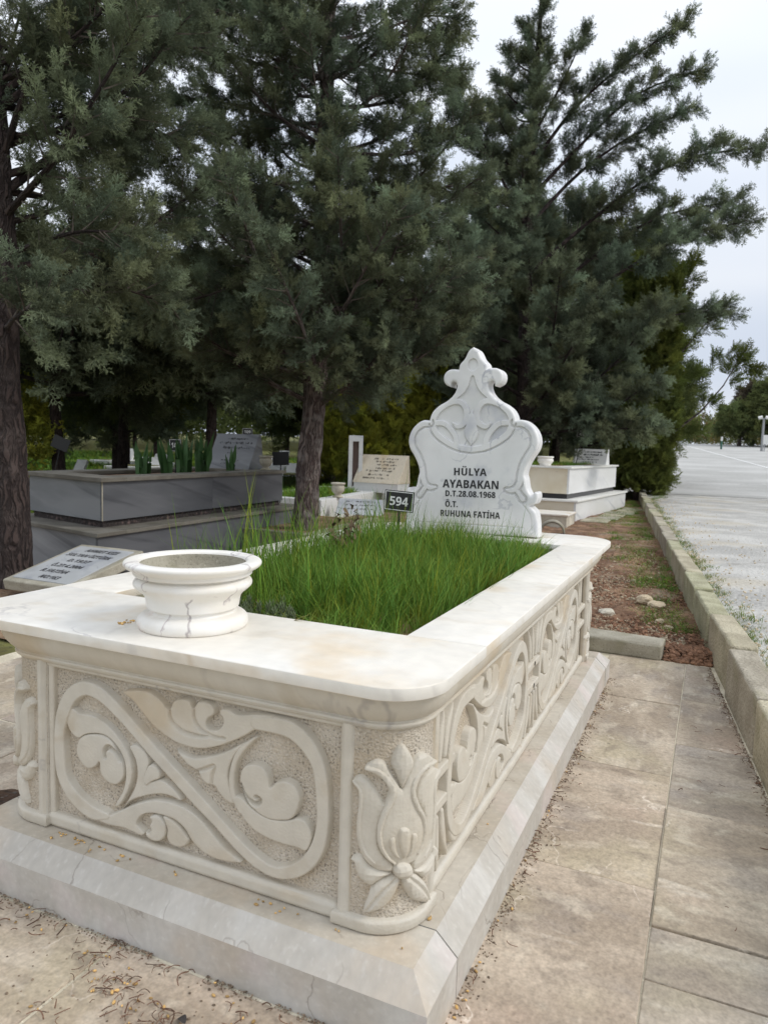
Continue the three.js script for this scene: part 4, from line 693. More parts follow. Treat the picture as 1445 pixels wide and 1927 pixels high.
// o: trunk points and radii, limbs, spray kind, sizes
function tree(o, name, label, category, group) {
  const R = rng(o.seed), base = o.trunk[0], t = thing(name, label, category, base, 0, group), loc = (p) => V3(p[0] - base[0], p[1] - base[1], p[2] - base[2]);
  const tr = o.trunk.map(loc), trC = new THREE.CatmullRomCurve3(tr);
  const hTop = tr[tr.length - 1].y;
  part(t, 'trunk', tube(tr, o.r0, o.r1, o.far ? 8 : 22, o.far ? 10 : 60, o.far ? 0.1 : 0.3), o.bark || mBark);
  const twigs = [], spr = [], limbs = (o.limbs || []).map((l) => l.map(loc));
  const rdir = () => V3(R() * 2 - 1, R() * 2 - 1, R() * 2 - 1).normalize();
  for (let i = 0; i < (o.random || 0); i++) {
    const h = lerp(o.low, o.high, (i + R()) / o.random), k = clamp((h - o.low) / (hTop - o.low)), a = i * 2.399 + R() * 0.8;
    let tt = clamp(h / hTop, 0, 1); const p = trC.getPoint(tt), L = o.reach * (o.shape ? o.shape(k) : 1 - 0.7 * k) * (0.75 + 0.4 * R());
    const d = V3(Math.cos(a), o.lift * (0.6 + 0.8 * R()), Math.sin(a)).normalize(); if (o.avoid && o.avoid(a, h)) continue;
    const e = p.clone().addScaledVector(d, L), m = p.clone().addScaledVector(d, L * 0.5).add(V3((R() - 0.5) * 0.15 * L, -0.06 * L, (R() - 0.5) * 0.15 * L)); e.y += 0.12 * L; limbs.push([p, m, e]);
  }
  const tint = () => { const b = 0.72 + 0.55 * R(), y = R() * 0.16 - 0.05; return [b * (1 + y), b, b * (1 - y * 1.3)]; };
  let clump = tint();
  limbs.forEach((l, li) => {
    const c = new THREE.CatmullRomCurve3(l), L = c.getLength(), rl = o.limbR * (0.5 + 0.35 * L / o.reach);
    if (!o.far || li % 2 === 0) part(t, 'limb', tube(l, rl, rl * 0.2, o.far ? 4 : 7, o.far ? 4 : 10, 0.15), o.bark || mBark);
    const n = Math.max(4, Math.round(L * o.subs * (li < (o.limbs || []).length ? o.given || 1 : 1)));
    for (let i = 0; i < n; i++) {
      const s = lerp(li < (o.limbs || []).length ? o.bareGiven || o.bare : o.bare, 1, Math.pow((i + R()) / n, 0.9)), p = c.getPoint(s), tan = c.getTangent(s), side = rdir(); side.addScaledVector(tan, -side.dot(tan)).normalize();
      const sl = (o.sub * (1.12 - 0.8 * s) * (0.55 + 0.6 * R()) + 0.1 * o.size) * (o.taper ? 1 - o.taper * clamp(l[0].y / hTop) : 1), d = tan.clone().multiplyScalar(0.75).addScaledVector(side, 0.9).addScaledVector(UP, o.droop || 0.15).normalize(), e = p.clone().addScaledVector(d, sl);
      if (!o.far) twigs.push(tube([p, p.clone().lerp(e, 0.55).addScaledVector(UP, -0.04 * sl), e], 0.006 + 0.004 * sl, 0.0025, 3, 3));
      if (R() < 0.3) clump = tint();
      const k = Math.max(2, Math.round(sl / (o.step * o.size)));
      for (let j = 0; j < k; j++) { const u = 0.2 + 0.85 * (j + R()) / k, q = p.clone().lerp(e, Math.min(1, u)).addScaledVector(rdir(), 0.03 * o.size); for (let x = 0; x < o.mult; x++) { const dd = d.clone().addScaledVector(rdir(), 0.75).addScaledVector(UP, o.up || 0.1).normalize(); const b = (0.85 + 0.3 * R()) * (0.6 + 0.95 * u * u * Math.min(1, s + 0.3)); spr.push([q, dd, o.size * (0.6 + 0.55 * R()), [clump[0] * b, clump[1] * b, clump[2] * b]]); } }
    }
    for (let j = 0; j < 9; j++) { const s = 0.8 + 0.2 * j / 8; spr.push([c.getPoint(s), c.getTangent(s).addScaledVector(rdir(), 0.3).normalize(), o.size * (1.3 - 0.1 * j / 8), tint()]); }
  });
  if (o.leader) for (let i = 0; i < o.leader; i++) { const s = lerp(o.leaderFrom || 0.75, 1, i / o.leader), p = trC.getPoint(s); const d = rdir(); d.y = Math.abs(d.y) + 0.5; spr.push([p, d.normalize(), o.size * (1.25 - 0.6 * i / o.leader), tint()]); }
  if (twigs.length) { const tw = part(t, 'twigs', merge(twigs), mTwig); tw.userData.kind = 'stuff'; }
  instanced(t, 'crown', SPRAY[o.kind], o.leaf, spr);
  COUNT += spr.length;
  return t;
}
let COUNT = 0;
// ------------------------------------------------------------------ grass and plants
function tuftGeo(seed, n, h, w, spread, lean) {
  const R = rng(seed), pos = [], seg = 4;
  for (let i = 0; i < n; i++) {
    const a = R() * 6.283, r = spread * Math.sqrt(R()), x = r * Math.cos(a), z = r * Math.sin(a), H = h * (0.5 + 0.6 * R()), b = R() * 6.283, l = lean * H * (0.3 + R()), tw = R() * 6.283, ww = w * (0.7 + 0.5 * R());
    const P = (t) => [x + Math.cos(b) * l * t * t, H * (t - 0.12 * t * t * (l / H) * 2), z + Math.sin(b) * l * t * t], sx = Math.cos(tw), sz = Math.sin(tw);
    for (let k = 0; k < seg; k++) { const t0 = k / seg, t1 = (k + 1) / seg, p = P(t0), q = P(t1), w0 = ww * (1 - t0 * t0), w1 = ww * (1 - t1 * t1);
      const A = [p[0] - sx * w0, p[1], p[2] - sz * w0], B = [p[0] + sx * w0, p[1], p[2] + sz * w0], C = [q[0] - sx * w1, q[1], q[2] - sz * w1], D = [q[0] + sx * w1, q[1], q[2] + sz * w1];
      pos.push(...A, ...B, ...D); if (k < seg - 1) pos.push(...A, ...D, ...C); }
  }
  const g = new THREE.BufferGeometry(); g.setAttribute('position', new THREE.Float32BufferAttribute(pos, 3)); g.computeVertexNormals(); g.setAttribute('uv', new THREE.Float32BufferAttribute(new Float32Array(pos.length / 3 * 2), 2)); return g;
}
function scatter(name, label, geos, m, spots) { // spots: [x, y, z, size, tint]
  const g = new THREE.Group(); g.name = numbered(name); tag(g, label, 'grass', null, 'stuff'); scene.add(g);
  const R = rng(spots.length), M = new THREE.Matrix4(), q = new THREE.Quaternion(), c = new THREE.Color();
  geos.forEach((geo, k) => { const mine = spots.filter((_, i) => i % geos.length === k); if (!mine.length) return; const im = new THREE.InstancedMesh(geo, m, mine.length);
    mine.forEach(([x, y, z, s, t], i) => { q.setFromAxisAngle(UP, R() * 6.283); M.compose(V3(x, y, z), q, V3(s, s * (0.8 + 0.4 * R()), s)); im.setMatrixAt(i, M); c.setRGB(...t); im.setColorAt(i, c); }); im.name = 'blades'; im.userData.kind = 'stuff'; im.castShadow = im.receiveShadow = true; g.add(im); });
  return g;
}
const gt = (R, a = 0.7, b = 0.6) => { const k = a + b * R(), y = R() < 0.2 ? 1.1 : R() * 0.45; return [k * (1 + y), k * (1 + 0.12 * y), k * (1 - 0.2 * y)]; };
{
  const R = rng(31), S = [];
  for (let i = 0; i < 2000; i++) { const x = lerp(-0.97, -0.15, R()), z = -0.30 - 1.80 * R(); const near = sstep(-0.3, -0.8, z + 0.25 * fbm(x / 2 + 0.5, z / 2 + 0.5, 12, 3, 78)), left = sstep(-0.45, -0.75, x) * (1 - sstep(-0.35, -1.0, z)); if (R() > 0.35 + 0.65 * near || R() < left * 0.85 || (R() < 0.6 && x < -0.84 && z < -0.8)) continue;
    const tall = 0.42 + 0.28 * near - 0.16 * sstep(-1.5, -2.0, z) + 0.1 * sstep(-0.6, -0.85, x) * near + 0.5 * fbm(x / 4 + 0.5, z / 4 + 0.5, 16, 3, 77); S.push([x, 0.565, z, tall * (0.75 + 0.4 * R()), gt(R)]); }
  const S3 = []; for (let i = 0; i < 620; i++) { const x = lerp(-0.97, -0.16, Math.pow(R(), 1.5)), z = -0.5 - 1.58 * R(); S3.push([x, 0.565, z, 0.75 + 0.75 * R() * R() + 0.3 * sstep(-0.7, -0.95, x), gt(R)]); }
  scatter('grass_stalks', 'single long grass blades rising above the grass of the carved grave', [61, 62, 63].map((s) => tuftGeo(s, 3, 0.235, 0.0014, 0.04, 0.35)), mGrass, S3);
  scatter('tall_grass', 'tall green grass growing in the bed of the carved grave', [1, 2, 3, 4].map((s) => tuftGeo(s, 15, 0.235, 0.0017, 0.03, 0.55)), mGrass, S);
  const S2 = []; for (let i = 0; i < 500; i++) { const x = lerp(-0.97, -0.15, R()), z = -0.3 - 1.8 * R(); S2.push([x, 0.57, z, 0.5 + 0.5 * R(), R() < 0.4 ? [1.9, 1.0, 1.2] : [0.9 * (0.7 + R() * 0.6), 0.8, 0.6]]); }
  scatter('low_grass', 'short tangled grass at the foot of the tall grass in the carved grave', [7, 8].map((s) => tuftGeo(s, 16, 0.1, 0.002, 0.05, 1.2)), mGrass, S2);
}
// grey-green rosette plant beside the bowl
{
  const t = thing('sedum_plant', 'low grey-green succulent at the near corner of the grass bed, beside the bowl', 'plant', [-0.60, 0.575, -0.42]); const R = rng(44), L = [];
  for (let i = 0; i < 38; i++) { const a = R() * 6.283, r = 0.10 * Math.sqrt(R()), p = V3(r * 1.1 * Math.cos(a), 0, r * 0.9 * Math.sin(a)), h = 0.03 + 0.035 * R(), top = p.clone().add(V3((R() - 0.5) * 0.03, h, (R() - 0.5) * 0.03));
    const stem = tube([p, p.clone().lerp(top, 0.5), top], 0.002, 0.002, 4, 2); const leaves = [stem]; for (let k = 0; k < 26; k++) { const s = 0.25 + 0.75 * k / 26, c = p.clone().lerp(top, s), b = k * 2.4, leaf = new THREE.ConeGeometry(0.0034, 0.016, 4); leaf.rotateX(1.1 - s * 0.7); leaf.rotateY(b); leaf.translate(c.x + Math.sin(b) * 0.005, c.y + 0.003, c.z + Math.cos(b) * 0.005); leaves.push(leaf); } L.push(merge(leaves)); }
  const m = part(t, 'shoots', L, mSedum); m.userData.kind = 'stuff';
}
// a broad single blade and a yellowed leaf
const leafBlade = (pts, w, seg = 14, sword = false) => { const c = new THREE.CatmullRomCurve3(pts.map((p) => V3(...p))), pos = [], ind = []; for (let i = 0; i <= seg; i++) { const t = i / seg, p = c.getPoint(t), tan = c.getTangent(t), s = V3(-tan.z, 0, tan.x); if (s.length() < 0.1) s.set(1, 0, 0.2); s.normalize(); const q = sword ? w * (0.75 + 0.25 * Math.sin(3 * t)) * Math.pow(Math.min(1, (1 - t) * 2.1), 0.85) : w * Math.pow(Math.sin(Math.PI * (0.12 + 0.88 * t)), 0.7); pos.push(p.x - s.x * q, p.y, p.z - s.z * q, p.x, p.y - 0.15 * q, p.z, p.x + s.x * q, p.y, p.z + s.z * q); if (i) { const a = (i - 1) * 3; ind.push(a, a + 1, a + 3, a + 1, a + 4, a + 3, a + 1, a + 2, a + 4, a + 2, a + 5, a + 4); } }
    const g = new THREE.BufferGeometry(); g.setAttribute('position', new THREE.Float32BufferAttribute(pos, 3)); g.setIndex(ind); g.computeVertexNormals(); return g; };
{
  const t = thing('broad_leaf_plant', 'single upright broad green blade among the grass behind the bowl', 'plant', [-0.93, 0.57, -0.72]);
  part(t, 'leaf', [leafBlade([[0, 0, 0], [0.01, 0.13, 0.0], [-0.005, 0.24, 0.01], [-0.012, 0.30, 0.02]], 0.008), leafBlade([[0, 0, 0], [-0.03, 0.1, 0.01], [-0.085, 0.19, 0.02]], 0.006), leafBlade([[0, 0, 0], [0.04, 0.1, 0.02], [0.1, 0.14, 0.03]], 0.005)], mIris);
  const y = thing('yellowed_leaf', 'yellowed drooping leaf at the edge of the grass beside the bowl', 'leaf', [-0.47, 0.60, -0.31]);
  part(y, 'blade', leafBlade([[0, 0, 0], [0.03, 0.02, 0.02], [0.07, 0.045, 0.03], [0.105, 0.06, 0.03]], 0.006), mat({ color: new THREE.Color(0.42, 0.37, 0.12), side: THREE.DoubleSide, roughness: 0.6 }));
  // withered brown weed in the grass
  const R = rng(9), w = thing('dry_weed', 'withered brown weed standing in the grass left of the number plate', 'plant', [-0.78, 0.57, -1.25]); const st = [];
  for (let i = 0; i < 9; i++) { const d = V3(R() - 0.5, 0, R() - 0.5).multiplyScalar(0.14), top = V3(d.x, 0.16 + 0.12 * R(), d.z); st.push(tube([V3(0, 0, 0), top.clone().multiplyScalar(0.5).add(V3(0, 0.03, 0)), top], 0.0022, 0.001, 4, 4)); for (let k = 0; k < 4; k++) st.push(leafBlade([[top.x, top.y - 0.02 * k, top.z], [top.x + (R() - 0.5) * 0.05, top.y - 0.02 * k - 0.01, top.z + (R() - 0.5) * 0.05], [top.x + (R() - 0.5) * 0.07, top.y - 0.03 - 0.02 * k, top.z + (R() - 0.5) * 0.07]], 0.008, 4)); }
  part(w, 'stalks', st.map((g) => { const q = g.clone(); q.deleteAttribute('uv'); return q; }), mat({ color: new THREE.Color(0.12, 0.085, 0.045), side: THREE.DoubleSide, roughness: 0.95 }));
}
// ------------------------------------------------------------------ number plates on stakes
function plate(name, label, pos, turn, w, h, stake, lean, text, tilt = 0, back = false) {
  const t = thing(name, label, 'sign', pos, turn); t.rotation.z = lean;
  part(t, 'stake', new THREE.CylinderGeometry(0.007, 0.007, stake, 10).translate(0, stake / 2, -0.008), mBlackPaint);
  const p = part(t, 'plate', boxUV(new RoundedBoxGeometry(w, h, 0.006, 2, 0.002)), mBlackPaint); p.position.set(0, stake + h * 0.42, 0); p.rotation.z = tilt;
  if (!back) {
    const b = 0.0035, o = 0.006, f = [[0, h / 2 - o, w - 2 * o, b], [0, -h / 2 + o, w - 2 * o, b], [w / 2 - o, 0, b, h - 2 * o + b], [-w / 2 + o, 0, b, h - 2 * o + b]];
    part(p, 'border', f.map(([x, y, a, c]) => new THREE.BoxGeometry(a, c, 0.0012).translate(x, y, 0.0031)), mWhitePaint);
    if (text) { const m = part(p, 'number', lettering(text, -w * 0.31, w * 0.31, h * 0.42 / 0.98, font, 0.001), mWhitePaint); m.position.set(0, -h * 0.22, 0.0028); }
  }
  return t;
}
plate('number_sign', 'black number plate 594 on a stake in the tall grass', [-0.862, 0.55, -1.95], 0.06, 0.148, 0.098, 0.215, -0.02, '594', -0.03);
plate('number_sign', 'blank black plate on a thin stake, between the dark grey grave and the leaning trunk', [-4.36, 0.07, -6.42], 0.35, 0.205, 0.165, 0.73, 0, null, 0.05, true);
plate('number_sign', 'black number plate 145 standing among the irises of the dark grey grave', [-4.66, 0.70, -4.85], 0.3, 0.13, 0.13, 0.25, 0, '145');
plate('number_sign', 'black number plate 109 peeking above the grey inscribed stone of the dark grave', [-5.05, 0.2, -6.7], 0.3, 0.14, 0.09, 0.955, 0, '109');
plate('number_sign', 'number plate 265 on a leaning black stake before the white stone of the right grave', [-1.74, 0.80, -11.9], 0.1, 0.22, 0.17, 0.52, -0.2, '265');
plate('number_sign', 'crooked black plate on a leaning stake in the far grass, right of the left-edge trunk', [-8.55, 0.05, -6.6], 0.4, 0.26, 0.19, 0.85, -0.22, null, -0.15, true);
// ------------------------------------------------------------------ prisms and two-tier graves
function prism(pts, y0, y1, b = 0.004) { // pts: [x, z] corners
  let A = 0; pts.forEach((p, i) => { const q = pts[(i + 1) % pts.length]; A += p[0] * -q[1] - q[0] * -p[1]; }); const l = A < 0 ? pts.slice().reverse() : pts;
  const e = new THREE.ExtrudeGeometry(new THREE.Shape(l.map((p) => new THREE.Vector2(p[0], -p[1]))), { depth: y1 - y0 - 2 * b, bevelEnabled: b > 0, bevelSize: b, bevelOffset: -b, bevelThickness: b, bevelSegments: 2 }); e.rotateX(-Math.PI / 2); e.translate(0, y0 + b, 0); return boxUV(e, [UVR() * 3, UVR() * 3]);
}
// A corner nearest the viewer, a along the front, b along the side; s, t in metres from A
function frameOf(A, a, b) { const la = Math.hypot(...a), lb = Math.hypot(...b); const P = (s, t) => [A[0] + a[0] / la * s + b[0] / lb * t, A[1] + a[1] / la * s + b[1] / lb * t]; return { la, lb, P, quad: (s0, s1, t0, t1) => [P(s0, t0), P(s1, t0), P(s1, t1), P(s0, t1)] }; }
function tierGrave(name, label, A, a, b, o) {
  const F = frameOf(A, a, b), { la, lb, quad } = F, c = F.P(la / 2, lb / 2), g = thing(name, label, 'grave', [c[0], 0, c[1]]);
  const P = (n, geo, m, lab) => { geo.translate(-c[0], 0, -c[1]); return part(g, n, geo, m, lab); };
  const e = o.step, h = o.h; // h: lower top, recess top, body top, slab top
  const wallT = 0.03;
  P('lower_wall', prism(quad(-e, -e + wallT, -e, lb + e), -0.1, h[0] - 0.032), o.side); P('lower_wall', prism(quad(-e + wallT + 0.001, la + e, -e + 0.003, -e + wallT), -0.1, h[0] - 0.032), o.front);
  P('lower_wall', prism(quad(la + e - wallT, la + e, -e + wallT + 0.002, lb + e), -0.1, h[0] - 0.032), o.front); P('core', prism(quad(-e + wallT, la + e - wallT, -e + wallT, lb + e), -0.1, h[0] - 0.034), mCement);
  const ov = 0.03, sw = 0.28; for (const q of [quad(-e - ov, la + e + ov, -e - ov, sw - e), quad(-e - ov, sw - e, sw - e + 0.002, lb + e + ov), quad(la + e - sw, la + e + ov, sw - e + 0.002, lb + e + ov), quad(sw - e + 0.002, la + e - sw - 0.002, lb + e - sw, lb + e + ov)]) P('lower_slab', prism(q, h[0] - 0.032, h[0], 0.006), o.cap);
  P('recess', prism(quad(0.03, la - 0.03, 0.03, lb - 0.03), h[0], h[1], 0), o.recess);
  const half = lb * 0.52;
  P('side_panel', prism(quad(0, wallT, 0.0, half), h[1], h[2], 0.003), o.side); P('side_panel', prism(quad(0, wallT, half + 0.0015, lb), h[1], h[2], 0.003), o.side);
  P('front_panel', prism(quad(wallT + 0.001, la, 0.003, wallT), h[1], h[2], 0.003), o.front); P('side_panel', prism(quad(la - wallT, la, wallT + 0.001, lb), h[1], h[2], 0.003), o.side); P('back_panel', prism(quad(wallT + 0.001, la - wallT - 0.001, lb - wallT, lb), h[1], h[2], 0.003), o.front);
  const ov2 = 0.035, w2 = 0.24, s3 = 0.42; P('cap_slab', prism(quad(-ov2, la + ov2, -ov2, s3 * 0.6), h[2], h[3], 0.005), o.cap); P('cap_slab', prism(quad(-ov2, w2, s3 * 0.6 + 0.002, lb * 0.55), h[2], h[3], 0.005), o.cap); P('cap_slab', prism(quad(-ov2, w2, lb * 0.55 + 0.002, lb + ov2), h[2], h[3], 0.005), o.cap);
  P('cap_slab', prism(quad(la - w2, la + ov2, s3 * 0.6 + 0.002, lb + ov2), h[2], h[3], 0.005), o.cap); P('cap_slab', prism(quad(w2 + 0.002, la - w2 - 0.002, lb - 0.5, lb + ov2), h[2], h[3], 0.005), o.cap);
  P('earth_bed', prism(quad(w2 - 0.02, la - w2 + 0.02, s3 * 0.6 - 0.02, lb - 0.48), h[1], h[3] - (o.bedDrop ?? 0.03), 0), mSoil);
  if (o.post) P('corner_strip', prism(quad(-0.003, 0.006, -0.003, 0.006), h[1] + 0.002, h[2] - 0.002, 0), o.post);
  return F;
}
// a leaning inscribed stone with a wedge section; local x along the face, face towards +z
function wedgeStone(name, label, pos, turn, w, h, lean, foot, m, lines, ink = mInk) {
  const t = thing(name, label, 'headstone', pos, turn), s = new THREE.Shape([[0, 0], [-foot, 0], [-h * Math.sin(lean) - 0.04, h * Math.cos(lean)], [-h * Math.sin(lean), h * Math.cos(lean)]].map(([z, y]) => new THREE.Vector2(-z, y)));
  const e = new THREE.ExtrudeGeometry(s, { depth: w - 0.012, bevelEnabled: true, bevelSize: 0.005, bevelOffset: -0.005, bevelThickness: 0.006, bevelSegments: 2 }); e.translate(0, 0, -w / 2 + 0.006); e.rotateY(Math.PI / 2); // x -> -z : shape x grows to the back
  part(t, 'stone', boxUV(e, [UVR() * 2, UVR() * 2]), m);
  const f = new THREE.Group(); f.rotation.x = -lean; f.name = 'inscription'; t.add(f); f.position.set(0, 0, 0.001);
  lines.forEach(([txt, x0, x1, y, hh, fnt]) => { const l = part(f, 'lettering', lettering(txt, x0, x1, hh / 0.98, fnt || font, 0.0012), ink); l.position.set(0, y, 0.0005); });
  return t;
}
// illegible weathered writing: short strokes in a row
function scribble(parent, x0, x1, y, h, seed, z = 0.001, m = mInk) { const R = rng(seed), G = []; let x = x0; while (x < x1) { const w = h * (0.3 + 0.4 * R()); if (R() > 0.15) for (let k = 0; k < 2; k++) { const g = new THREE.BoxGeometry(h * (R() < 0.5 ? 0.14 : 0.5), h * (R() < 0.5 ? 0.16 : 0.9 * (0.6 + 0.4 * R())), 0.001); g.rotateZ((R() - 0.5) * 0.9); g.translate(x + w * R(), y + h * (0.3 + 0.4 * R()), z); G.push(g); } x += w * 1.25; } if (G.length) part(parent, 'lettering', G, m); }
const inscr = (t) => t.children.find((c) => c.name === 'inscription');
// the dark grey grave
const DA = [-3.87, -3.07], da = [-1.13, -0.27], db = [-0.13, -2.83];
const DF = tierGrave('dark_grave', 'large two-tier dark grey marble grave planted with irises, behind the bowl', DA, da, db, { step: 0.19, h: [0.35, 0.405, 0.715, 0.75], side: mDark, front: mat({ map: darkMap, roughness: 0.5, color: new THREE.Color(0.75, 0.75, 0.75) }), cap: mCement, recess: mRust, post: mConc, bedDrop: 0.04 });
{
  const iris = (s, t, n, seed, lab, hh) => { const p = DF.P(s, t), R = rng(seed), o = thing('iris_plant', lab, 'plant', [p[0], 0.71, p[1]], 0, 'irises of the dark grey grave'); for (let i = 0; i < n; i++) { const a = R() * 6.283, r = 0.09 * R(), l = hh * (0.6 + 0.5 * R()), b = (R() - 0.5) * 2.2, q = Math.cos(a) * 0.9 * (R() * 0.35) * l; part(o, 'leaf', leafBlade([[r * Math.cos(a), 0, r * Math.sin(a)], [r * Math.cos(a) + q * 0.3, l * 0.5, r * Math.sin(a)], [r * Math.cos(a) + q, l, r * Math.sin(a) + b * 0.03]], 0.034, 14, true), mIris); } };
  iris(0.62, 1.05, 8, 3, 'leftmost iris clump in the dark grey grave, leaning outward', 0.34); iris(0.55, 1.3, 7, 4, 'second iris clump from the left in the dark grey grave', 0.36); iris(0.58, 1.62, 10, 5, 'iris clump beside the number plate 145 in the dark grey grave', 0.4); iris(0.5, 1.8, 11, 6, 'tallest iris clump, just right of the number plate 145', 0.42); iris(0.42, 2.3, 3, 7, 'small iris before the inscribed grey stone of the dark grave', 0.3);
  const hp = DF.P(0.62, 2.43); const s = wedgeStone('inscribed_stone', 'grey leaning inscribed stone at the far end of the dark grey grave', [hp[0], 0.75, hp[1]], 0.10, 0.56, 0.47, 0.55, 0.36, mat({ map: darkMap, color: new THREE.Color(0.72, 0.72, 0.72), roughness: 0.5 }), []);
  const f = inscr(s); scribble(f, -0.12, 0.14, 0.39, 0.03, 1); scribble(f, -0.2, 0.22, 0.33, 0.035, 2); scribble(f, -0.2, 0.2, 0.265, 0.035, 3); scribble(f, -0.06, 0.06, 0.2, 0.02, 4); scribble(f, -0.12, 0.1, 0.1, 0.03, 5); scribble(f, -0.12, 0.1, 0.05, 0.03, 6);
}
function urn(label, pos, s, m, name = 'stone_urn') { const t = thing(name, label, 'urn', pos); const pr = [[0, 0], [0.06, 0], [0.062, 0.012], [0.045, 0.02], [0.035, 0.035], [0.05, 0.05], [0.072, 0.075], [0.078, 0.11], [0.07, 0.135], [0.062, 0.145], [0.082, 0.15], [0.085, 0.165], [0.078, 0.17], [0.06, 0.166], [0.052, 0.14], [0, 0.135]]; part(t, 'vessel', new THREE.LatheGeometry(pr.map(([x, y]) => new THREE.Vector2(x * s, y * s)), 32), m); return t; }
{ const p = DF.P(0.12, 2.62), q = DF.P(1.0, 2.55); urn('small weathered urn at the far right corner of the dark grey grave', [p[0], 0.751, p[1]], 0.95, mConc); urn('weathered urn half hidden behind the irises left of the inscribed grey stone', [q[0], 0.751, q[1]], 1.0, mCement); }
// the leaning tablet between the two graves
{
  const t = thing('inscribed_tablet', 'low tilted grey stone tablet with black lettering left of the bowl', 'gravestone', [-3.50, 0.10, -2.12]); const L = 0.70, ang = 0.235, w = 0.60;
  const b = new RoundedBoxGeometry(w, 0.075, L, 3, 0.012); b.translate(0, -0.0375, -L / 2); const body = part(t, 'stone', boxUV(b), mConc); body.rotation.x = ang;
  const f = part(body, 'face_slab', boxUV(new RoundedBoxGeometry(w - 0.085, 0.012, L - 0.1, 2, 0.003).translate(0.0, 0, -L / 2)), mat({ map: mHead.map, color: new THREE.Color(0.56, 0.58, 0.6), roughness: 0.5 }));
  const wtxt = [['AHMET KIZI', -0.13, 0.17, 0.56], ['SULTAN ÖZTÜRK', -0.215, 0.19, 0.465], ['D.1937', -0.105, 0.09, 0.37], ['Ö.27.4.2004', -0.16, 0.12, 0.275], ['R.FATİHA', -0.15, 0.09, 0.18], ['NO:163', -0.06, 0.11, 0.085]];
  for (const [s, x0, x1, y] of wtxt) { const g = lettering(s, x0, x1, 0.046 / 0.98); g.applyMatrix4(new THREE.Matrix4().makeShear(0, 0, 0.12, 0, 0, 0)); g.rotateX(-Math.PI / 2); const m = part(f, 'lettering', g, mInk); m.position.set(0, 0.0065, -y); }
  part(t, 'base', boxUV(new THREE.BoxGeometry(0.66, 0.2, 0.5).translate(0, -0.1, -0.42)), mCement);
}
// planted bed round the leaning trunk
{
  const bed = thing('planted_bed', 'low stone-edged bed with spiky green ground cover round the leaning cypress trunk', 'plant bed', [-3.6, 0, -5.5]); const q = (n, pts, y0, y1, m) => { const g = prism(pts, y0, y1, 0.006); g.translate(3.6, 0, 5.5); return part(bed, n, g, m); };
  q('edging', [[-4.15, -4.84], [-3.05, -4.74], [-3.05, -4.84], [-4.15, -4.94]], -0.05, 0.2, mCement); q('edging', [[-3.05, -4.742], [-2.95, -4.75], [-3.15, -6.7], [-3.25, -6.7]], -0.05, 0.2, mConc); q('edging', [[-4.15, -4.942], [-4.05, -4.945], [-4.25, -6.7], [-4.35, -6.7]], -0.05, 0.2, mConc);
  q('earth', [[-4.1, -4.93], [-3.06, -4.83], [-3.2, -6.7], [-4.3, -6.7]], -0.05, 0.17, mSoil);
  const R = rng(61), S = []; for (let i = 0; i < 900; i++) { const t = R(), x = lerp(-4.1, -3.1, R()) - 0.15 * t, z = -4.95 - 1.7 * t; if (Math.hypot(x + 3.37, z + 5.33) < 0.16) continue; S.push([V3(x, 0.18, z), V3((R() - 0.5) * 1.1, 1, (R() - 0.5) * 1.1).normalize(), 0.13 + 0.1 * R(), gt(R, 0.6, 0.5)]); }
  instanced(bed, 'ground_cover', SPRAY.far, mShrub, S);
}
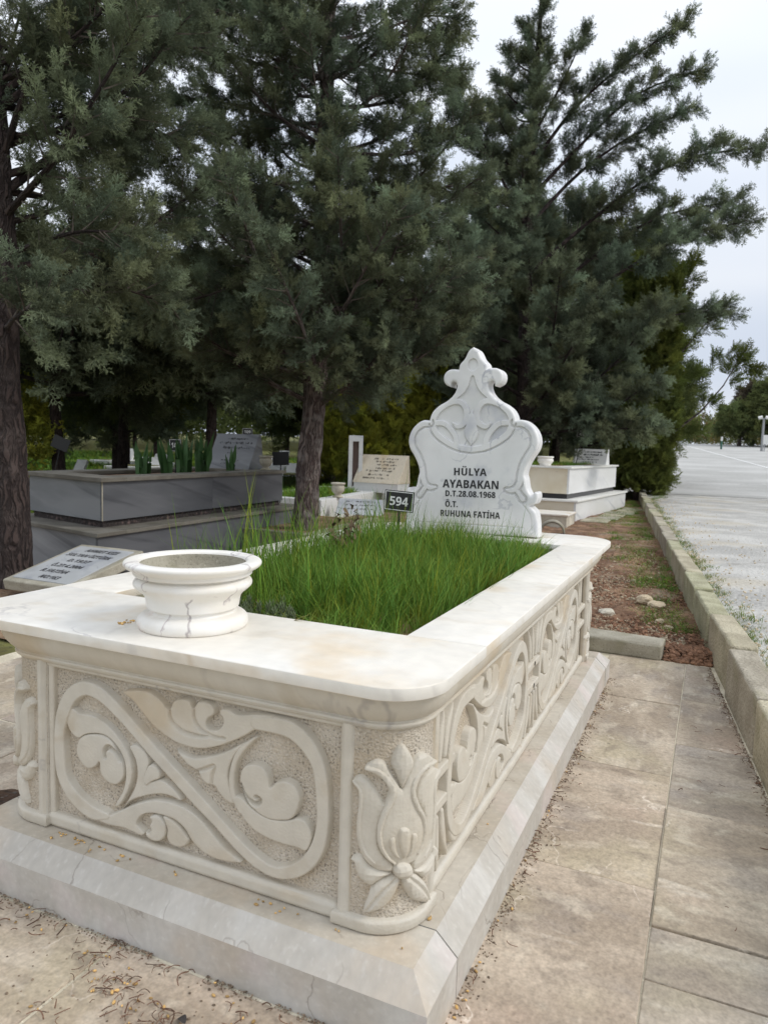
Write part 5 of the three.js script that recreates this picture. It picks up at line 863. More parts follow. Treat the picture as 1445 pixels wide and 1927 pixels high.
// white framed grave with a beige stone behind the leaning trunk
{
  const A = [-4.33, -7.4], a = [-1.3, -0.05], b = [-0.36, -3.0], F = frameOf(A, a, b), c = F.P(0.65, 1.8), g = thing('framed_grave', 'low white-framed grave with grass inside, between the leaning trunk and the headstone', 'grave', [c[0], 0, c[1]]);
  const P = (n, geo, m) => { geo.translate(-c[0], 0, -c[1]); part(g, n, geo, m); };
  P('frame_stone', prism(F.quad(0, 0.2, 0, 3.0), -0.05, 0.3, 0.006), mWhite); P('frame_stone', prism(F.quad(0.202, 1.3, 0, 0.2), -0.05, 0.3, 0.006), mWhite); P('frame_stone', prism(F.quad(1.1, 1.3, 0.202, 3.0), -0.05, 0.3, 0.006), mWhite); P('frame_stone', prism(F.quad(0.202, 1.098, 2.2, 3.0), -0.05, 0.3, 0.006), mWhite); P('earth_bed', prism(F.quad(0.19, 1.11, 0.19, 2.21), -0.05, 0.26, 0), mSoil);
  const R = rng(71), S = []; for (let i = 0; i < 260; i++) { const p = F.P(lerp(0.22, 1.08, R()), lerp(0.22, 2.15, R())); S.push([p[0], 0.25, p[1], 0.8 + 0.6 * R(), gt(R, 0.9, 0.7)]); } scatter('grave_grass', 'grass inside the low white-framed grave behind the leaning trunk', [17, 18].map((s) => tuftGeo(s, 14, 0.15, 0.004, 0.06, 0.8)), mGrass, S);
  const sp = [-4.62, -9.72]; const st = wedgeStone('inscribed_stone', 'beige leaning stone with faded lettering beside the slotted white pillar', [sp[0], 0.44, sp[1]], -0.1, 0.88, 0.57, 0.62, 0.42, mat({ map: MARBLE.map, color: new THREE.Color(0.93, 0.86, 0.74), roughness: 0.6 }), []);
  const f = inscr(st); const ink = mat({ color: new THREE.Color(0.19, 0.16, 0.12), roughness: 0.7 }); [[-0.14, 0.2, 0.42], [-0.1, 0.16, 0.37], [-0.06, 0.2, 0.31], [-0.08, 0.2, 0.25], [-0.2, 0.18, 0.2], [-0.14, 0.14, 0.13], [-0.2, 0.16, 0.07]].forEach(([x0, x1, y], i) => scribble(f, x0, x1, y, 0.035, 40 + i, 0.001, ink));
  part(st, 'base', box(0.86, 0.16, 0.4, 0, -0.16, -0.22, 0.006), mWhite); f.scale.set(1.35, 1.12, 1); const pp = [-5.10, -9.95], pl = thing('slotted_pillar', 'slim white marble pillar with dark slots beside the beige stone', 'pillar', [pp[0], 0.3, pp[1]], 0.45); const hh = 0.92, w = 0.24;
  for (const [x, z] of [[-1, -1], [1, -1], [-1, 1], [1, 1]]) part(pl, 'corner_post', box(0.068, hh - 0.16, 0.068, x * (w / 2 - 0.034), 0.06, z * (w / 2 - 0.034), 0.004), mWhite);
  part(pl, 'foot', box(w, 0.06, w, 0, 0, 0), mWhite); part(pl, 'head', box(w, 0.1, w, 0, hh - 0.1, 0), mWhite); part(pl, 'core', box(0.1, hh - 0.16, 0.1, 0, 0.06, 0, 0), mat({ color: new THREE.Color(0.16, 0.11, 0.095), roughness: 0.9 }));
  urn('pale stone bowl just right of the leaning trunk', [-4.42, 0.3, -8.05], 1.25, mPaleConc, 'stone_bowl');
  const tb = wedgeStone('inscribed_tablet', 'low grey tilted tablet behind the number plate 594', [-3.85, 0.12, -7.55], 0.25, 0.62, 0.30, 0.85, 0.3, mat({ map: darkMap, color: new THREE.Color(1.7, 1.7, 1.7), roughness: 0.5 }), []); const f2 = inscr(tb); [[-0.2, 0.2, 0.24], [-0.2, 0.2, 0.17], [-0.16, 0.2, 0.1]].forEach(([x0, x1, y], i) => scribble(f2, x0, x1, y, 0.025, 60 + i));
}
// the white two-tier grave on the right
const WA = [-1.46, -9.80], wa = [-1.6, -0.03], wb = [0.29, -3.2];
const WF = tierGrave('white_grave', 'two-tier white marble grave with a dark band, right of the headstone', WA, wa, wb, { step: 0.16, h: [0.345, 0.42, 0.80, 0.83], side: mWhite, front: mWhiteWarm, cap: mat({ map: whiteMap, color: new THREE.Color(1.05, 1.04, 1), roughness: 0.4 }), recess: mBlackStone, bedDrop: 0.0 });
{
  const R = rng(81), S = []; for (let i = 0; i < 160; i++) { const p = WF.P(lerp(0.26, 1.34, R()), lerp(0.3, 2.7, R())); S.push([p[0], 0.82, p[1], 0.5 + 0.4 * R(), gt(R, 0.8, 0.5)]); } scatter('turf', 'short turf on top of the white two-tier grave', [27, 28].map((s) => tuftGeo(s, 26, 0.09, 0.004, 0.1, 0.8)), mGrass, S);
  const u = WF.P(0.42, 0.17); const ub = thing('marble_bowl', 'small white marble bowl on the front slab of the right white grave', 'planter', [u[0], 0.831, u[1]]); part(ub, 'bowl', new THREE.LatheGeometry([[0, 0], [0.085, 0], [0.09, 0.012], [0.085, 0.025], [0.1, 0.04], [0.122, 0.07], [0.118, 0.095], [0.105, 0.112], [0.122, 0.12], [0.126, 0.135], [0.118, 0.142], [0.098, 0.138], [0.088, 0.1], [0, 0.09]].map((p) => new THREE.Vector2(...p)), 40), mBowl);
  const sp = WF.P(0.42, 2.85); const st = wedgeStone('inscribed_stone', 'white leaning stone with black lettering on the right white grave', [sp[0], 0.83, sp[1]], -0.1, 0.62, 0.32, 0.5, 0.28, mWhite, []); const f = inscr(st); [[-0.12, 0.2, 0.24, 0.028], [-0.22, 0.22, 0.18, 0.036], [-0.22, 0.05, 0.13, 0.026], [-0.22, 0.16, 0.085, 0.026], [-0.14, 0.12, 0.035, 0.026]].forEach(([x0, x1, y, h], i) => scribble(f, x0, x1, y, h, 90 + i));
  // paving stones along its foot
  const fl = thing('flat_stones', 'grey flat stones laid along the foot of the right white grave', 'stones', [-0.95, 0.02, -11.2]); for (let i = 0; i < 6; i++) { const z = -9.9 - i * 0.55, x = -1.16 + i * 0.055; const s = box(0.34 + 0.1 * R(), 0.05, 0.5, x + 0.95 + 0.1, -0.02, z + 11.2, 0.01); part(fl, 'stone', s, i % 2 ? mConc : mKerb); }
}
// kerb fragment, ring and low block behind the carved grave
{
  const b = thing('kerb_fragment', 'broken length of concrete kerb lying across the end of the pavement', 'kerb stone', [0.06, 0, -2.84], -0.06); const g = new RoundedBoxGeometry(0.5, 0.085, 0.19, 5, 0.014), p = g.attributes.position; for (let i = 0; i < p.count; i++) p.setXYZ(i, p.getX(i) + 0.012 * fbm(p.getZ(i) * 2 + 0.5, p.getY(i) * 2 + 0.5, 6, 3, 7), p.getY(i) + 0.008 * fbm(p.getX(i) + 0.5, p.getZ(i) + 0.5, 8, 3, 8), p.getZ(i)); g.computeVertexNormals(); part(b, 'block', boxUV(g.translate(0, 0.038, 0)), mConc);
  const r = thing('concrete_ring', 'short grey concrete pipe ring lying behind the carved grave', 'pipe', [-1.30, 0.05, -7.9], 0.2); const o = new THREE.LatheGeometry([[0.13, 0], [0.155, 0], [0.157, 0.012], [0.157, 0.2], [0.13, 0.2], [0.128, 0.1], [0.13, 0]].map((q) => new THREE.Vector2(...q)), 40); o.rotateX(Math.PI / 2); part(r, 'ring', o, mConc);
  const k = thing('marble_step', 'low pale marble block between the headstone and the right white grave', 'block', [-1.95, 0, -9.0]); part(k, 'block', box(1.36, 0.19, 0.6, 0, -0.01, 0, 0.008), mPaleConc); part(k, 'top_slab', box(1.4, 0.025, 0.64, 0, 0.18, 0, 0.006), mMarble);
}
// ------------------------------------------------------------------ the three cypresses
const cyp = { kind: 'cypress', leaf: mCyp, size: 0.17, subs: 14, sub: 0.52, step: 0.34, mult: 2, bare: 0.16, bareGiven: 0.36, limbR: 0.034, lift: 0.45 };
tree({ ...cyp, seed: 201, trunk: [[-3.37, 0.02, -5.33], [-3.37, 0.81, -5.4], [-3.36, 1.51, -5.48], [-3.38, 2.3, -5.55], [-3.39, 3.03, -5.61], [-3.44, 4.42, -5.73], [-3.48, 5.7, -5.84], [-3.53, 7.6, -5.96]], r0: 0.135, r1: 0.04,
  limbs: LIMB_T2, random: 66, low: 2.0, high: 7.2, reach: 2.3, leader: 60, leaderFrom: 0.6 }, 'cypress_tree', 'blue-green cypress with a leaning furrowed brown trunk behind the carved grave', 'tree');
tree({ ...cyp, seed: 202, trunk: [[-4.0, -0.02, -2.39], [-4.08, 0.76, -2.43], [-4.17, 1.51, -2.47], [-4.23, 2.27, -2.52], [-4.31, 3.03, -2.56], [-4.45, 4.16, -2.61], [-4.59, 5.6, -2.66]], r0: 0.115, r1: 0.035,
  limbs: LIMB_T1, random: 24, low: 2.5, high: 5.5, reach: 2.0, subs: 14, bareGiven: 0.24, leader: 30, leaderFrom: 0.7, bark: mBarkDark, avoid: (a, h) => Math.sin(a) > 0.5 && Math.cos(a) > -0.2 }, 'cypress_tree', 'cypress with a dark straight trunk at the left edge, before the dark grey grave', 'tree');
tree({ ...cyp, seed: 203, size: 0.25, sub: 0.78, taper: 0.78, bareGiven: 0.2, subs: 13, mult: 3, limbR: 0.04, trunk: [[-2.67, -0.11, -12.12], [-2.79, 1.71, -12.25], [-2.9, 3.88, -12.42], [-2.96, 6.44, -12.65], [-2.99, 8.0, -12.84], [-2.97, 9.9, -12.95]], r0: 0.16, r1: 0.03, bark: mBarkDark,
  limbs: LIMB_T3, random: 64, low: 1.5, high: 9.0, reach: 2.6, shape: (k) => Math.pow(1 - k, 1.25) + 0.05, avoid: (a, h) => h > 3.2 && 0.91 * Math.cos(a) - 0.41 * Math.sin(a) > 0.45, leader: 60, leaderFrom: 0.7 }, 'cypress_tree', 'tall cypress with long branches reaching up to the right, beside the white marble grave', 'tree');
// arborvitae by the kerb end: dense, many upright stems, ragged right side
tree({ kind: 'arborvitae', leaf: mArb, seed: 204, size: 0.32, subs: 11, sub: 0.45, step: 0.3, mult: 3, bare: 0.2, limbR: 0.02, lift: 1.2, far: true, trunk: [[-1.0, -0.03, -15.6], [-1.0, 2.4, -15.6], [-0.98, 4.9, -15.6]], r0: 0.09, r1: 0.02, given: 0.2, random: 210, low: 0.03, high: 4.6, reach: 0.82, shape: (k) => 0.95 - 0.5 * Math.abs(k - 0.3), leader: 40, leaderFrom: 0.5,
  limbs: [[[-0.9, 1.2, -15.6], [-0.1, 1.7, -15.5], [0.5, 2.4, -15.5], [0.85, 3.1, -15.5]], [[-0.9, 2.0, -15.6], [0.0, 2.7, -15.5], [0.65, 2.95, -15.5], [1.05, 2.85, -15.5]], [[-0.9, 2.6, -15.6], [-0.2, 3.3, -15.5], [0.3, 4.0, -15.4]], [[-0.9, 3.0, -15.6], [-0.5, 4.2, -15.5], [-0.2, 5.0, -15.4]]] },
  'arborvitae', 'dense dark green arborvitae reaching to the ground at the far end of the kerb', 'tree');
// yellow-green arborvitae hedge bushes behind the headstone
for (const [x, z, h, lab] of [[-5.6, -11.9, 2.2, 'low yellow-green arborvitae bush between the leaning trunk and the slotted white pillar'], [-4.75, -12.4, 2.8, 'tall yellow-green arborvitae bush left of the headstone crown'], [-6.5, -11.8, 1.9, 'small dark yellow-green arborvitae bush hidden behind the leaning cypress trunk']])
  tree({ kind: 'arborvitae', leaf: mYellow, seed: 300 + Math.round(h * 10), size: 0.25, subs: 8, sub: 0.4, step: 0.4, mult: 3, bare: 0.3, limbR: 0.015, lift: 1.5, far: true, trunk: [[x, -0.03, z], [x, h * 0.5, z], [x, h, z]], r0: 0.05, r1: 0.01, random: 60, low: 0.1, high: h * 0.92, reach: 0.75, shape: (k) => 1 - 0.6 * k, leader: 20, leaderFrom: 0.5 }, 'arborvitae_bush', lab, 'bush');
// trees of the cemetery behind
const BACK = [[-7.6, -9.2, 6.0, 'far', 'c', 'cypress behind the far end of the dark grey grave'], [-9.4, -7.6, 6.4, 'far', 'c', 'cypress standing beyond the iris plants of the dark grey grave'], [-10.8, -10.4, 7, 'far', 'p', 'olive-green tree in the second row behind the dark grey grave'], [-12.5, -6.2, 6.5, 'far', 'p', 'olive-green tree seen right of the left-edge trunk'],
  [-13, -12.5, 8, 'far', 'c', 'tall cypress far behind the dark grey grave'], [-8.2, -14.6, 8, 'far', 'p', 'broad olive-green tree far behind the headstone'], [-16.5, -10, 8, 'far', 'c', 'far cypress beyond the leaning number sign'], [-17, -17, 9, 'far', 'p', 'far olive-green tree of the rear row, left half'], [-11.6, -20, 9, 'far', 'c', 'far cypress of the rear row, centre'], [-5.4, -18.5, 8, 'far', 'p', 'far olive-green tree behind the tall right cypress'],
  [-21, -13, 9, 'far', 'c', 'far cypress of the rear row, left end'], [-22, -24, 10, 'far', 'p', 'tree of the rearmost row, left'], [-15, -28, 10, 'far', 'c', 'tree of the rearmost row, centre'], [-8, -27, 9, 'far', 'c', 'tree of the rearmost row, right'], [-3.2, -17.5, 7, 'far', 'c', 'dark tree behind the tall right cypress, nearest the white grave'], [-1.9, -20, 7, 'far', 'p', 'olive-green tree between the tall right cypress and the arborvitae'], [-4.4, -23, 8, 'far', 'c', 'cypress far behind the tall right cypress'], [-24, -18, 8, 'far', 'p', 'rear tree just right of the left-edge trunk'], [-19, -30, 9, 'far', 'c', 'rearmost cypress seen above the irises'], [-27, -28, 9, 'far', 'p', 'rearmost olive tree seen above the dark grave'], [-11, -34, 9, 'far', 'c', 'rearmost cypress behind the leaning trunk'], [-30, -22, 9, 'far', 'c', 'rearmost cypress at the left end'], [-14.5, -38, 9, 'far', 'p', 'rearmost olive tree behind the blank plate']];
BACK.forEach(([x, z, h0, kind, c, lab], i) => { const R = rng(500 + i), dist = Math.hypot(x - 0.49, z - 1.2), h = x < -6 ? Math.min(h0, 1.0 + 0.185 * dist + 0.5 * R()) : h0;
  tree({ kind, leaf: c === 'c' ? mCyp : mLeaf, seed: 400 + i, size: 0.42, subs: 4.5, sub: 0.9, step: 0.42, mult: 3, bare: 0.25, limbR: 0.05, lift: 0.4, far: true, trunk: [[x, -0.05 + rise(z), z], [x + 0.15 * (R() - 0.5), h * 0.5, z + 0.2 * (R() - 0.5)], [x + 0.3 * (R() - 0.5), h, z]], r0: 0.12, r1: 0.04, random: 62, low: dist < 17 ? 1.7 : 1.0, high: h * 0.95, reach: 2.4, shape: (k) => 1 - 0.65 * k, leader: 16, leaderFrom: 0.7, bark: mBarkDark }, 'background_tree', lab, 'tree'); });
{
  const R = rng(909), t = new THREE.Group(), L = []; t.name = 'far_wood'; tag(t, 'mass of far dark trees closing the view behind the left graves', 'wood', null, 'stuff'); scene.add(t);
  for (let i = 0; i < 5200; i++) { const a = lerp(0.09, 1.25, R()), d = 42 + 26 * R(), x = -d * Math.sin(a), z = -d * Math.cos(a), h = 5.2 + 2.2 * fbm(a / 2 + 0.5, d / 90, 24, 3, 5), y = rise(z) + h * Math.pow(R(), 0.8); const b = 0.6 + 0.7 * R(); L.push([V3(x, y, z), V3(R() - 0.5, 0.5 + R(), R() - 0.5).normalize(), 1.1 + 0.8 * R(), [b, b * (0.95 + 0.1 * R()), b * 0.9]]); }
  instanced(t, 'crowns', SPRAY.leafy, mLeaf, L);
  const t2 = new THREE.Group(), K = []; t2.name = 'far_treeline'; tag(t2, 'low band of distant trees closing the horizon beyond the road end', 'wood', null, 'stuff'); scene.add(t2);
  for (let i = 0; i < 2600; i++) { const z = -96 - 22 * R(), x = lerp(-14, 62, R()), h = 3.6 + 2.4 * fbm(x / 60 + 0.5, z / 90, 22, 3, 6), b = 0.6 + 0.7 * R(), w = R() < 0.35 ? 1.5 : 1; K.push([V3(x, rise(z) + h * Math.pow(R(), 0.8), z), V3(R() - 0.5, 0.5 + R(), R() - 0.5).normalize(), 1.1 + 0.8 * R(), [b * w, b * 0.9, b * 0.9]]); }
  instanced(t2, 'crowns', SPRAY.leafy, mLeaf, K);
}
tree({ kind: 'leafy', leaf: mYellow, seed: 777, size: 0.3, subs: 7, sub: 0.5, step: 0.5, mult: 2, bare: 0.3, limbR: 0.015, lift: 0.7, far: true, trunk: [[-10.05, -0.03, -7.3], [-10.0, 0.7, -7.3], [-10.1, 1.7, -7.4]], r0: 0.03, r1: 0.01, random: 16, low: 0.5, high: 1.6, reach: 0.7 }, 'young_tree', 'young bright yellow-green tree in the grass right of the left-edge trunk', 'tree');
// far trees beyond the road
[[2.4, -70, 3.0], [3.6, -74, 5.2], [4.9, -69, 5.4], [6.8, -74, 6], [9.5, -70, 6], [13, -76, 7], [15, -84, 6], [11, -86, 7]].forEach(([x, z, h], i) =>
  tree({ kind: 'leafy', leaf: i % 2 ? mBrownTree : mLeaf, seed: 600 + i, size: 0.9, subs: 1.7, sub: 1.3, step: 0.5, mult: 3, bare: 0.2, limbR: 0.08, lift: 0.5, far: true, trunk: [[x, rise(z) - 0.05, z], [x, rise(z) + h * 0.5, z], [x, rise(z) + h, z]], r0: 0.2, r1: 0.05, random: 34, low: 0.8, high: h * 0.95, reach: 2.0, shape: (k) => 1 - 0.6 * k, leader: 12, leaderFrom: 0.6 }, 'distant_tree', ['green roundish tree at the far end of the road, leftmost by the arborvitae', 'brownish tree at the far end of the road', 'green tree behind the distant lamp post', 'tall brownish tree behind the distant white board', 'green tree right of the distant white board, past the frame', 'brownish tree past the right frame edge at the road end', 'green tree of the second row past the right frame edge', 'brownish tree of the second row past the right frame edge'][i], 'tree'));
// ------------------------------------------------------------------ far graves, road furniture
[[-12.8, -10.4, 0.36, 0.5, 'far white gravestone at the left, beside the left-edge trunk'], [-19.8, -19.3, 0.5, 0.8, 'far white inscribed stone left of the irises'], [-15.4, -15.8, 0.3, 1.2, 'far low white grave in the grass, behind the dark grave'], [-17.5, -18.5, 0.35, 1.2, 'far low white grave, second from the left'], [-11.4, -16.5, 0.45, 0.8, 'far white stone between the blank plate and the leaning trunk'], [-9.6, -15.2, 0.32, 1.4, 'far white-framed grave seen left of the leaning trunk'], [-9.0, -12.4, 0.36, 1.3, 'white-framed grave with a pale slab, right of the blank plate'], [-13.5, -20.2, 0.6, 0.7, 'far pale headstone in the rear row, centre']].forEach(([x, z, h, w, lab], i) => {
  const y = rise(z) - 0.04, t = thing('far_grave', lab, 'grave', [x, y, z], 0.1 * (i % 3)); part(t, 'frame', box(w, 0.28, 1.7, 0, 0, 0, 0.02), mWhite); part(t, 'bed', box(w * 0.7, 0.02, 1.2, 0, 0.28, 0.05, 0.005), mGround); const s = box(w * 0.62, h, 0.08, 0, 0, 0, 0.015); s.rotateX(-0.5); s.translate(0, 0.25, -0.7); part(t, 'headstone', s, mWhite);
});
{
  const gr = rng(91), S = []; for (let i = 0; i < 5200; i++) { const a = gr(), x = -6.0 - 22 * a + 3 * (gr() - 0.5), z = -4.5 - 22 * gr(); S.push([x, rise(z) - 0.03, z, 0.9 + 1.2 * gr(), gt(gr, 0.7, 0.6)]); } scatter('far_grass', 'grass under the trees in the far left background', [37, 38].map((s) => tuftGeo(s, 30, 0.15, 0.012, 0.3, 0.8)), mGrass, S);
  const lamp = thing('lamp_post', 'distant grey post with two white floodlights at the road end', 'lamp post', [3.42, rise(-55.3) + 0.1, -55.3]); part(lamp, 'post', new THREE.CylinderGeometry(0.07, 0.09, 2.35, 12).translate(0, 1.17, 0), mSteel); part(lamp, 'arm', box(0.5, 0.06, 0.06, 0, 2.3, 0), mSteel); for (const s of [-1, 1]) { const h = part(lamp, 'floodlight', box(0.26, 0.16, 0.2, 0, 0, 0, 0.02), mWhitePaint); h.position.set(s * 0.2, 2.32, 0.08); h.rotation.set(0.5, 0, s * -0.25); }
  const bd = thing('notice_board', 'distant white board on two posts at the right edge, by the lamp post', 'sign', [3.85, rise(-54.8) + 0.1, -54.8]); part(bd, 'board', box(0.8, 0.66, 0.05, 0, 0.55, 0, 0.01), mWhitePaint); for (const s of [-1, 1]) part(bd, 'post', box(0.06, 0.6, 0.06, s * 0.3, 0, 0), mSteel);
  const po = thing('green_bollard', 'small distant green post with a pale top at the road end', 'bollard', [0.9, rise(-58) + 0.1, -58]); part(po, 'post', new THREE.CylinderGeometry(0.07, 0.07, 0.7, 10).translate(0, 0.35, 0), mat({ color: new THREE.Color(0.05, 0.13, 0.10) })); part(po, 'cap', new THREE.CylinderGeometry(0.075, 0.075, 0.3, 10).translate(0, 0.85, 0), mWhitePaint);
}
// ------------------------------------------------------------------ tufts along the kerb, stones, litter
{
  const R = rng(101), S = [], T = [];
  for (let i = 0; i < 1500; i++) { const t = Math.pow(R(), 1.4), z = lerp(-3.25, -15, t), off = -0.03 - Math.abs(R() + R() - 1) * (0.35 + 0.5 * sstep(-3, -9, z)); if (fbm(z / 12 + 0.5, off + 0.5, 9, 2, 33) < -0.12 + 0.25 * sstep(-3.6, -3, z)) continue; S.push([kerbX(z) + off, 0.02, z, 0.5 + 0.7 * R(), gt(R, 0.75, 0.5)]); }
  for (let i = 0; i < 700; i++) { const z = lerp(-9.5, -15, R()), x = lerp(-1.1, kerbX(z) - 0.1, R()); S.push([x, 0.02, z, 0.5 + 0.5 * R(), gt(R, 0.8, 0.5)]); }
  scatter('kerb_grass', 'short grass and weeds along the foot of the kerb', [47, 48, 49].map((s) => tuftGeo(s, 24, 0.06, 0.002, 0.07, 1.2)), mGrass, S);
  for (let i = 0; i < 420; i++) { const z = lerp(-0.5, -15, Math.pow(R(), 1.3)), off = 0.125 + 0.16 * R() * R() + 0.5 * sstep(-13, -15, z) * R(); T.push([kerbX(z) + off, 0.18, z, 0.4 + 0.6 * R(), R() < 0.7 ? [2.0, 1.05, 2.0] : gt(R, 0.6, 0.4)]); }
  scatter('verge_grass', 'dry grass and weeds on the road side of the kerb', [57, 58].map((s) => tuftGeo(s, 16, 0.06, 0.002, 0.06, 1.4)), mGrass, T);
}
function pebble(seed, r) { const g = new THREE.IcosahedronGeometry(r, 2), p = g.attributes.position; for (let i = 0; i < p.count; i++) { const x = p.getX(i) / r, y = p.getY(i) / r, z = p.getZ(i) / r, k = 1 + 0.5 * fbm(x * 0.2 + z * 0.13 + seed * 0.37, y * 0.2 + z * 0.1 + 0.5, 6, 3, seed); p.setXYZ(i, x * r * k * 1.25, y * r * k * 0.7, z * r * k); } g.computeVertexNormals(); return boxUV(g); }
{
  const mStone = mat({ map: CONC.map, color: new THREE.Color(1.4, 1.2, 0.95), roughness: 0.95 });
  const s1 = thing('loose_stone', 'tan fist-sized stone on the dirt beside the kerb grass', 'stone', [0.12, 0.075, -3.95]); part(s1, 'stone', pebble(3, 0.05), mStone);
  const s2 = thing('loose_stone', 'flatter pale stone touching the tan stone on the dirt', 'stone', [0.2, 0.055, -3.9]); part(s2, 'stone', pebble(4, 0.045), mStone);
  const s3 = thing('loose_stone', 'flat whitish chip lying on the reddish dirt near the carved grave', 'stone', [-0.07, 0.055, -3.5]); part(s3, 'stone', pebble(5, 0.04), mPaleConc);
  const R = rng(111), geos = [1, 2, 3].map((k) => pebble(20 + k, 1)), g = new THREE.Group(); g.name = 'gravel'; tag(g, 'loose gravel and small stones scattered on the dirt behind the carved grave', 'gravel', null, 'stuff'); scene.add(g); const L = [];
  for (let i = 0; i < 3200; i++) { const t = R(), z = lerp(-2.95, -8, t * t), x = lerp(-0.5, kerbX(z) - 0.1, R()), big = R() < 0.015; L.push([x, 0.035 + 0.01 * R(), z, big ? 0.014 + 0.012 * R() : 0.003 + 0.005 * R(), 0.6 + 0.7 * R()]); }
  for (let i = 0; i < 1200; i++) { const z = lerp(0.3, -14, R()), x = kerbX(z) + 0.14 + 1.6 * R() * R() * R(); L.push([x, 0.19, z, 0.003 + 0.005 * R(), 1.0 + 0.7 * R()]); }
  const clods = []; for (let i = 0; i < 4500; i++) { const z = lerp(-2.76, -9, R() * R()), x = lerp(z > -2.96 ? 0.32 : -0.6, kerbX(z), R()); clods.push([x, -0.008 + 0.043 * sstep(-2.75, -2.85, z) + 0.012 * R(), z, 0.004 + 0.012 * R() * R(), 0.6 + 0.7 * R()]); }
  { const im = new THREE.InstancedMesh(pebble(40, 1), mat({ color: new THREE.Color(0.23, 0.125, 0.075), roughness: 1 }), clods.length), M = new THREE.Matrix4(), q = new THREE.Quaternion(), c = new THREE.Color(); clods.forEach(([x, y, z, s, b], i) => { q.setFromAxisAngle(UP, R() * 6.28); M.compose(V3(x, y, z), q, V3(s, s, s)); im.setMatrixAt(i, M); c.setRGB(b, b, b); im.setColorAt(i, c); }); im.name = 'clods'; im.userData.kind = 'stuff'; im.castShadow = im.receiveShadow = true; g.add(im); }
  const q = new THREE.Quaternion(), M = new THREE.Matrix4(), c = new THREE.Color(); geos.forEach((geo, k) => { const mine = L.filter((_, i) => i % 3 === k), im = new THREE.InstancedMesh(geo, mPaleConc, mine.length); mine.forEach(([x, y, z, s, b], i) => { q.setFromAxisAngle(UP, R() * 6.28); M.compose(V3(x, y, z), q, V3(s, s, s)); im.setMatrixAt(i, M); c.setRGB(0.85 * b, 0.76 * b, 0.66 * b); im.setColorAt(i, c); }); im.name = 'pebbles'; im.userData.kind = 'stuff'; im.castShadow = im.receiveShadow = true; g.add(im); });
}
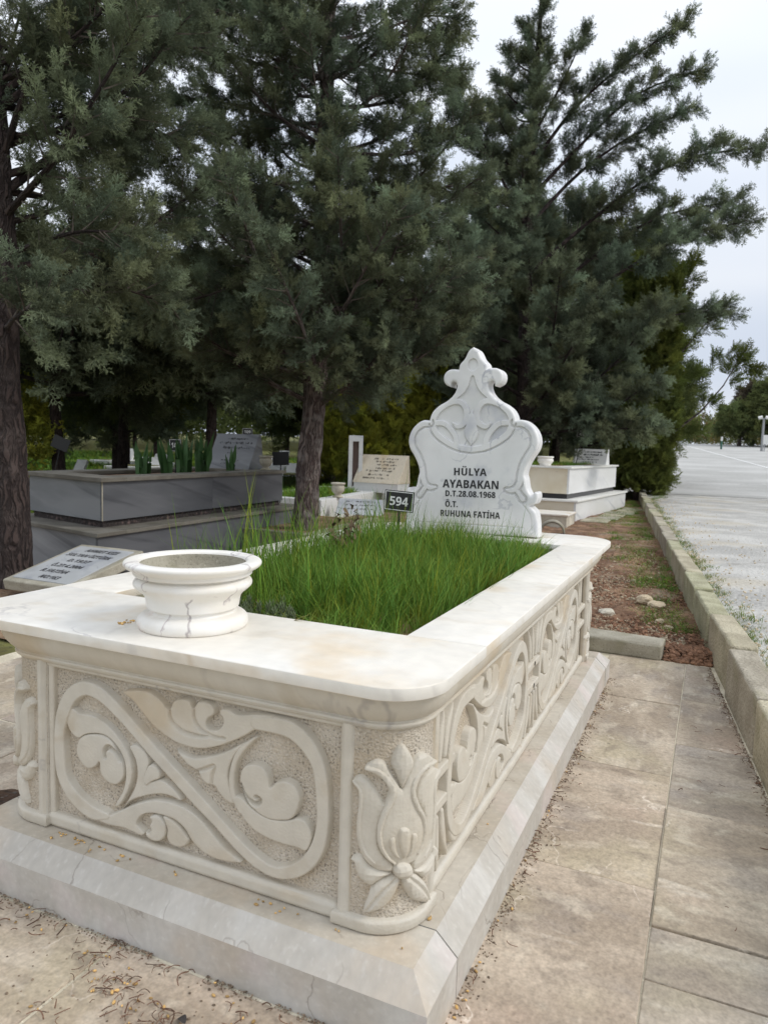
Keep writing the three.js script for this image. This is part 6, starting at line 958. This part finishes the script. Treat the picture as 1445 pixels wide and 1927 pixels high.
{
  // catkin seeds, needles and twigs fallen on the paving and plinth
  const R = rng(121), seedG = new THREE.SphereGeometry(1, 8, 6); seedG.scale(0.0042, 0.0022, 0.0024); const need = (l0, b) => { const l = l0 * 0.62; const pts = []; for (let i = 0; i <= 4; i++) { const t = i / 4; pts.push(V3((t - 0.5) * l, 0.002 + 0.003 * Math.sin(3.1 * t), b * l * Math.sin(Math.PI * t))); } return tube(pts, 0.0011, 0.0007, 5, 6); };
  const ng = [need(0.03, 0.05), need(0.045, 0.12), need(0.022, -0.1), need(0.05, 0.3)];
  const g = new THREE.Group(); g.name = 'fallen_litter'; tag(g, 'fallen yellow seeds and brown cypress needles scattered along the plinth and paving', 'litter', null, 'stuff'); scene.add(g);
  const seeds = [], nd = [];
  const clus = (x, z, y, n, r, m) => { for (let i = 0; i < n; i++) { const a = R() * 6.28, q = r * Math.sqrt(R()); (R() < m ? seeds : nd).push([x + q * Math.cos(a) * 1.3, y, z + q * Math.sin(a) * 0.6]); } };
  for (const [x, z, n, r] of [[-0.62, 0.14, 14, 0.05], [-0.56, 0.19, 26, 0.07], [-0.5, 0.21, 34, 0.06], [-0.44, 0.23, 30, 0.07], [-0.37, 0.24, 30, 0.06], [-0.33, 0.26, 22, 0.06], [-0.26, 0.25, 16, 0.05], [-0.8, 0.14, 12, 0.07], [-0.15, 0.22, 16, 0.06], [-0.25, 0.17, 14, 0.04], [-0.05, 0.2, 10, 0.05], [-0.55, 0.32, 12, 0.06]]) clus(x, z, 0.003, n, r, 0.42);
  for (let i = 0; i < 150; i++) { const z = lerp(0.1, -2.1, Math.pow(R(), 1.3)); (R() < (z > -0.4 ? 0.55 : 0.12) ? seeds : nd).push([0.107 + 0.03 * R() * R() + (R() < 0.2 ? 0.05 * R() : 0), 0.003, z]); }
  for (let i = 0; i < 60; i++) (R() < 0.3 ? seeds : nd).push([lerp(-1.1, 0.1, R()), 0.003, 0.108 + 0.03 * R()]);
  for (const [x, n] of [[-0.86, 8], [-0.8, 9], [-0.74, 5], [-0.66, 4], [-0.52, 2], [-0.3, 3], [-0.26, 4], [-0.2, 1], [-0.12, 2], [0.03, 1]]) for (let i = 0; i < n; i++) seeds.push([x + 0.04 * (R() - 0.5), 0.1295, 0.012 + 0.03 * R() * R()]);
  for (const [z, n] of [[-0.1, 2], [-0.5, 1]]) for (let i = 0; i < n; i++) seeds.push([0.03, 0.1295, z + 0.02 * R()]);
  for (let i = 0; i < 12; i++) seeds.push([-0.725 + 0.03 * (R() - 0.5), 0.6425, -0.085 + 0.05 * R()]);
  for (let i = 0; i < 110; i++) { const z = lerp(-0.3, -2.7, R()); nd.push([kerbX(z) - 0.015 - 0.06 * R() * R(), 0.003, z]); }
  for (let i = 0; i < 14; i++) nd.push([lerp(0.43, 0.6, R()), 0.004, lerp(-0.2, -2.6, R())]);
  for (let i = 0; i < 1500; i++) { const z = lerp(-2.95, -7, R() * R()), x = lerp(-0.3, kerbX(z), R()); nd.push([x, 0.05 + 0.015 * R(), z]); }
  const put = (geo, list, m, name) => { const im = new THREE.InstancedMesh(geo, m, list.length), q = new THREE.Quaternion(), M = new THREE.Matrix4(), c = new THREE.Color(); list.forEach(([x, y, z], i) => { q.setFromAxisAngle(UP, R() * 6.28); const s = 0.5 + 0.9 * R() * R() + 0.15; M.compose(V3(x, y, z), q, V3(s, s, s)); im.setMatrixAt(i, M); const b = 0.5 + 1.1 * R(); c.setRGB(b, b * 0.97, b * 0.92); im.setColorAt(i, c); }); im.name = name; im.userData.kind = 'stuff'; im.castShadow = im.receiveShadow = true; g.add(im); };
  put(seedG, seeds, mSeed, 'seeds'); ng.forEach((n, k) => put(n, nd.filter((_, i) => i % 4 === k), mNeedle, 'needles'));
  const crumbs = []; for (let i = 0; i < 900; i++) { const z = lerp(0.13, -2.3, R()); if (fbm(z / 3 + 0.5, 0.3, 20, 3, 17) < -0.25 + 0.3 * R()) continue; crumbs.push([0.1 + 0.035 * R() * R() * (1 + R()), 0.001, z]); }
  for (let i = 0; i < 700; i++) { const x = lerp(-1.2, 0.1, R()); if (fbm(x / 3 + 0.5, 0.7, 24, 3, 19) > -0.1) crumbs.push([x, 0.001, 0.1 + 0.03 * R() * R()]); }
  for (let i = 0; i < 900; i++) { const z = lerp(0.2, -2.72, R()); crumbs.push([kerbX(z) - 0.012 - 0.03 * R() * R(), 0.001, z]); }
  for (let i = 0; i < 160; i++) crumbs.push([lerp(-0.9, 0.0, R()), 0.001, 0.1 + 0.3 * R()]);
  const cg = pebble(33, 0.0019); put(cg, crumbs, mat({ color: new THREE.Color(0.22, 0.17, 0.125), roughness: 1 }), 'soil_crumbs');
  // sooty curled leaves
  for (const [x, z, lab] of [[-0.335, 0.21, 'small blackened curled leaf on the paving, before the plinth'], [-0.275, 0.215, 'tiny black leaf flake on the paving, right of the larger one']]) { const t = thing('dead_leaf', lab, 'leaf', [x, 0.002, z]); part(t, 'blade', leafBlade([[-0.012, 0, 0], [0, 0.009, 0.004], [0.012, 0.004, 0.01]], 0.008, 6), mat({ color: new THREE.Color(0.035, 0.03, 0.028), side: THREE.DoubleSide })); }
}
{
  // soil patch and cypress sprig at the left of the carved grave
  struct('earth_patch', (() => { const g = sheet(-1.55, -1.16, 0.03, -0.30, 30, 30, (x, z) => -0.012 + 0.03 * sstep(0, 0.12, Math.min(x + 1.55, 0.03 - z, z + 0.30)) + 0.03 * fbm(x / 4 + 0.5, z / 4 + 0.5, 14, 4, 71)); return g; })(), mat({ map: SOIL.map, color: new THREE.Color(0.42, 0.42, 0.42), bumpMap: SOIL.b, bumpScale: 0.02, roughness: 1 }));
  const t = thing('cypress_sprig', 'fallen dark cypress sprig on the earth at the left edge by the carved grave', 'twig', [-1.33, 0.03, -0.36], 0.6); const R = rng(5); const l = []; for (let i = 0; i < 9; i++) l.push([V3(-0.06 + 0.016 * i, 0.03 + 0.02 * i, 0), V3(0.5 + (R() - 0.5), 0.8, (R() - 0.5)).normalize(), 0.09, [0.5, 0.45, 0.4]]); instanced(t, 'sprays', SPRAY.cypress, mCyp, l); part(t, 'stem', tube([V3(-0.08, 0.005, 0), V3(0, 0.08, 0), V3(0.08, 0.2, 0)], 0.003, 0.002, 5, 6), mTwig);
}
console.log('sprays', COUNT);
renderer.render(scene, camera);
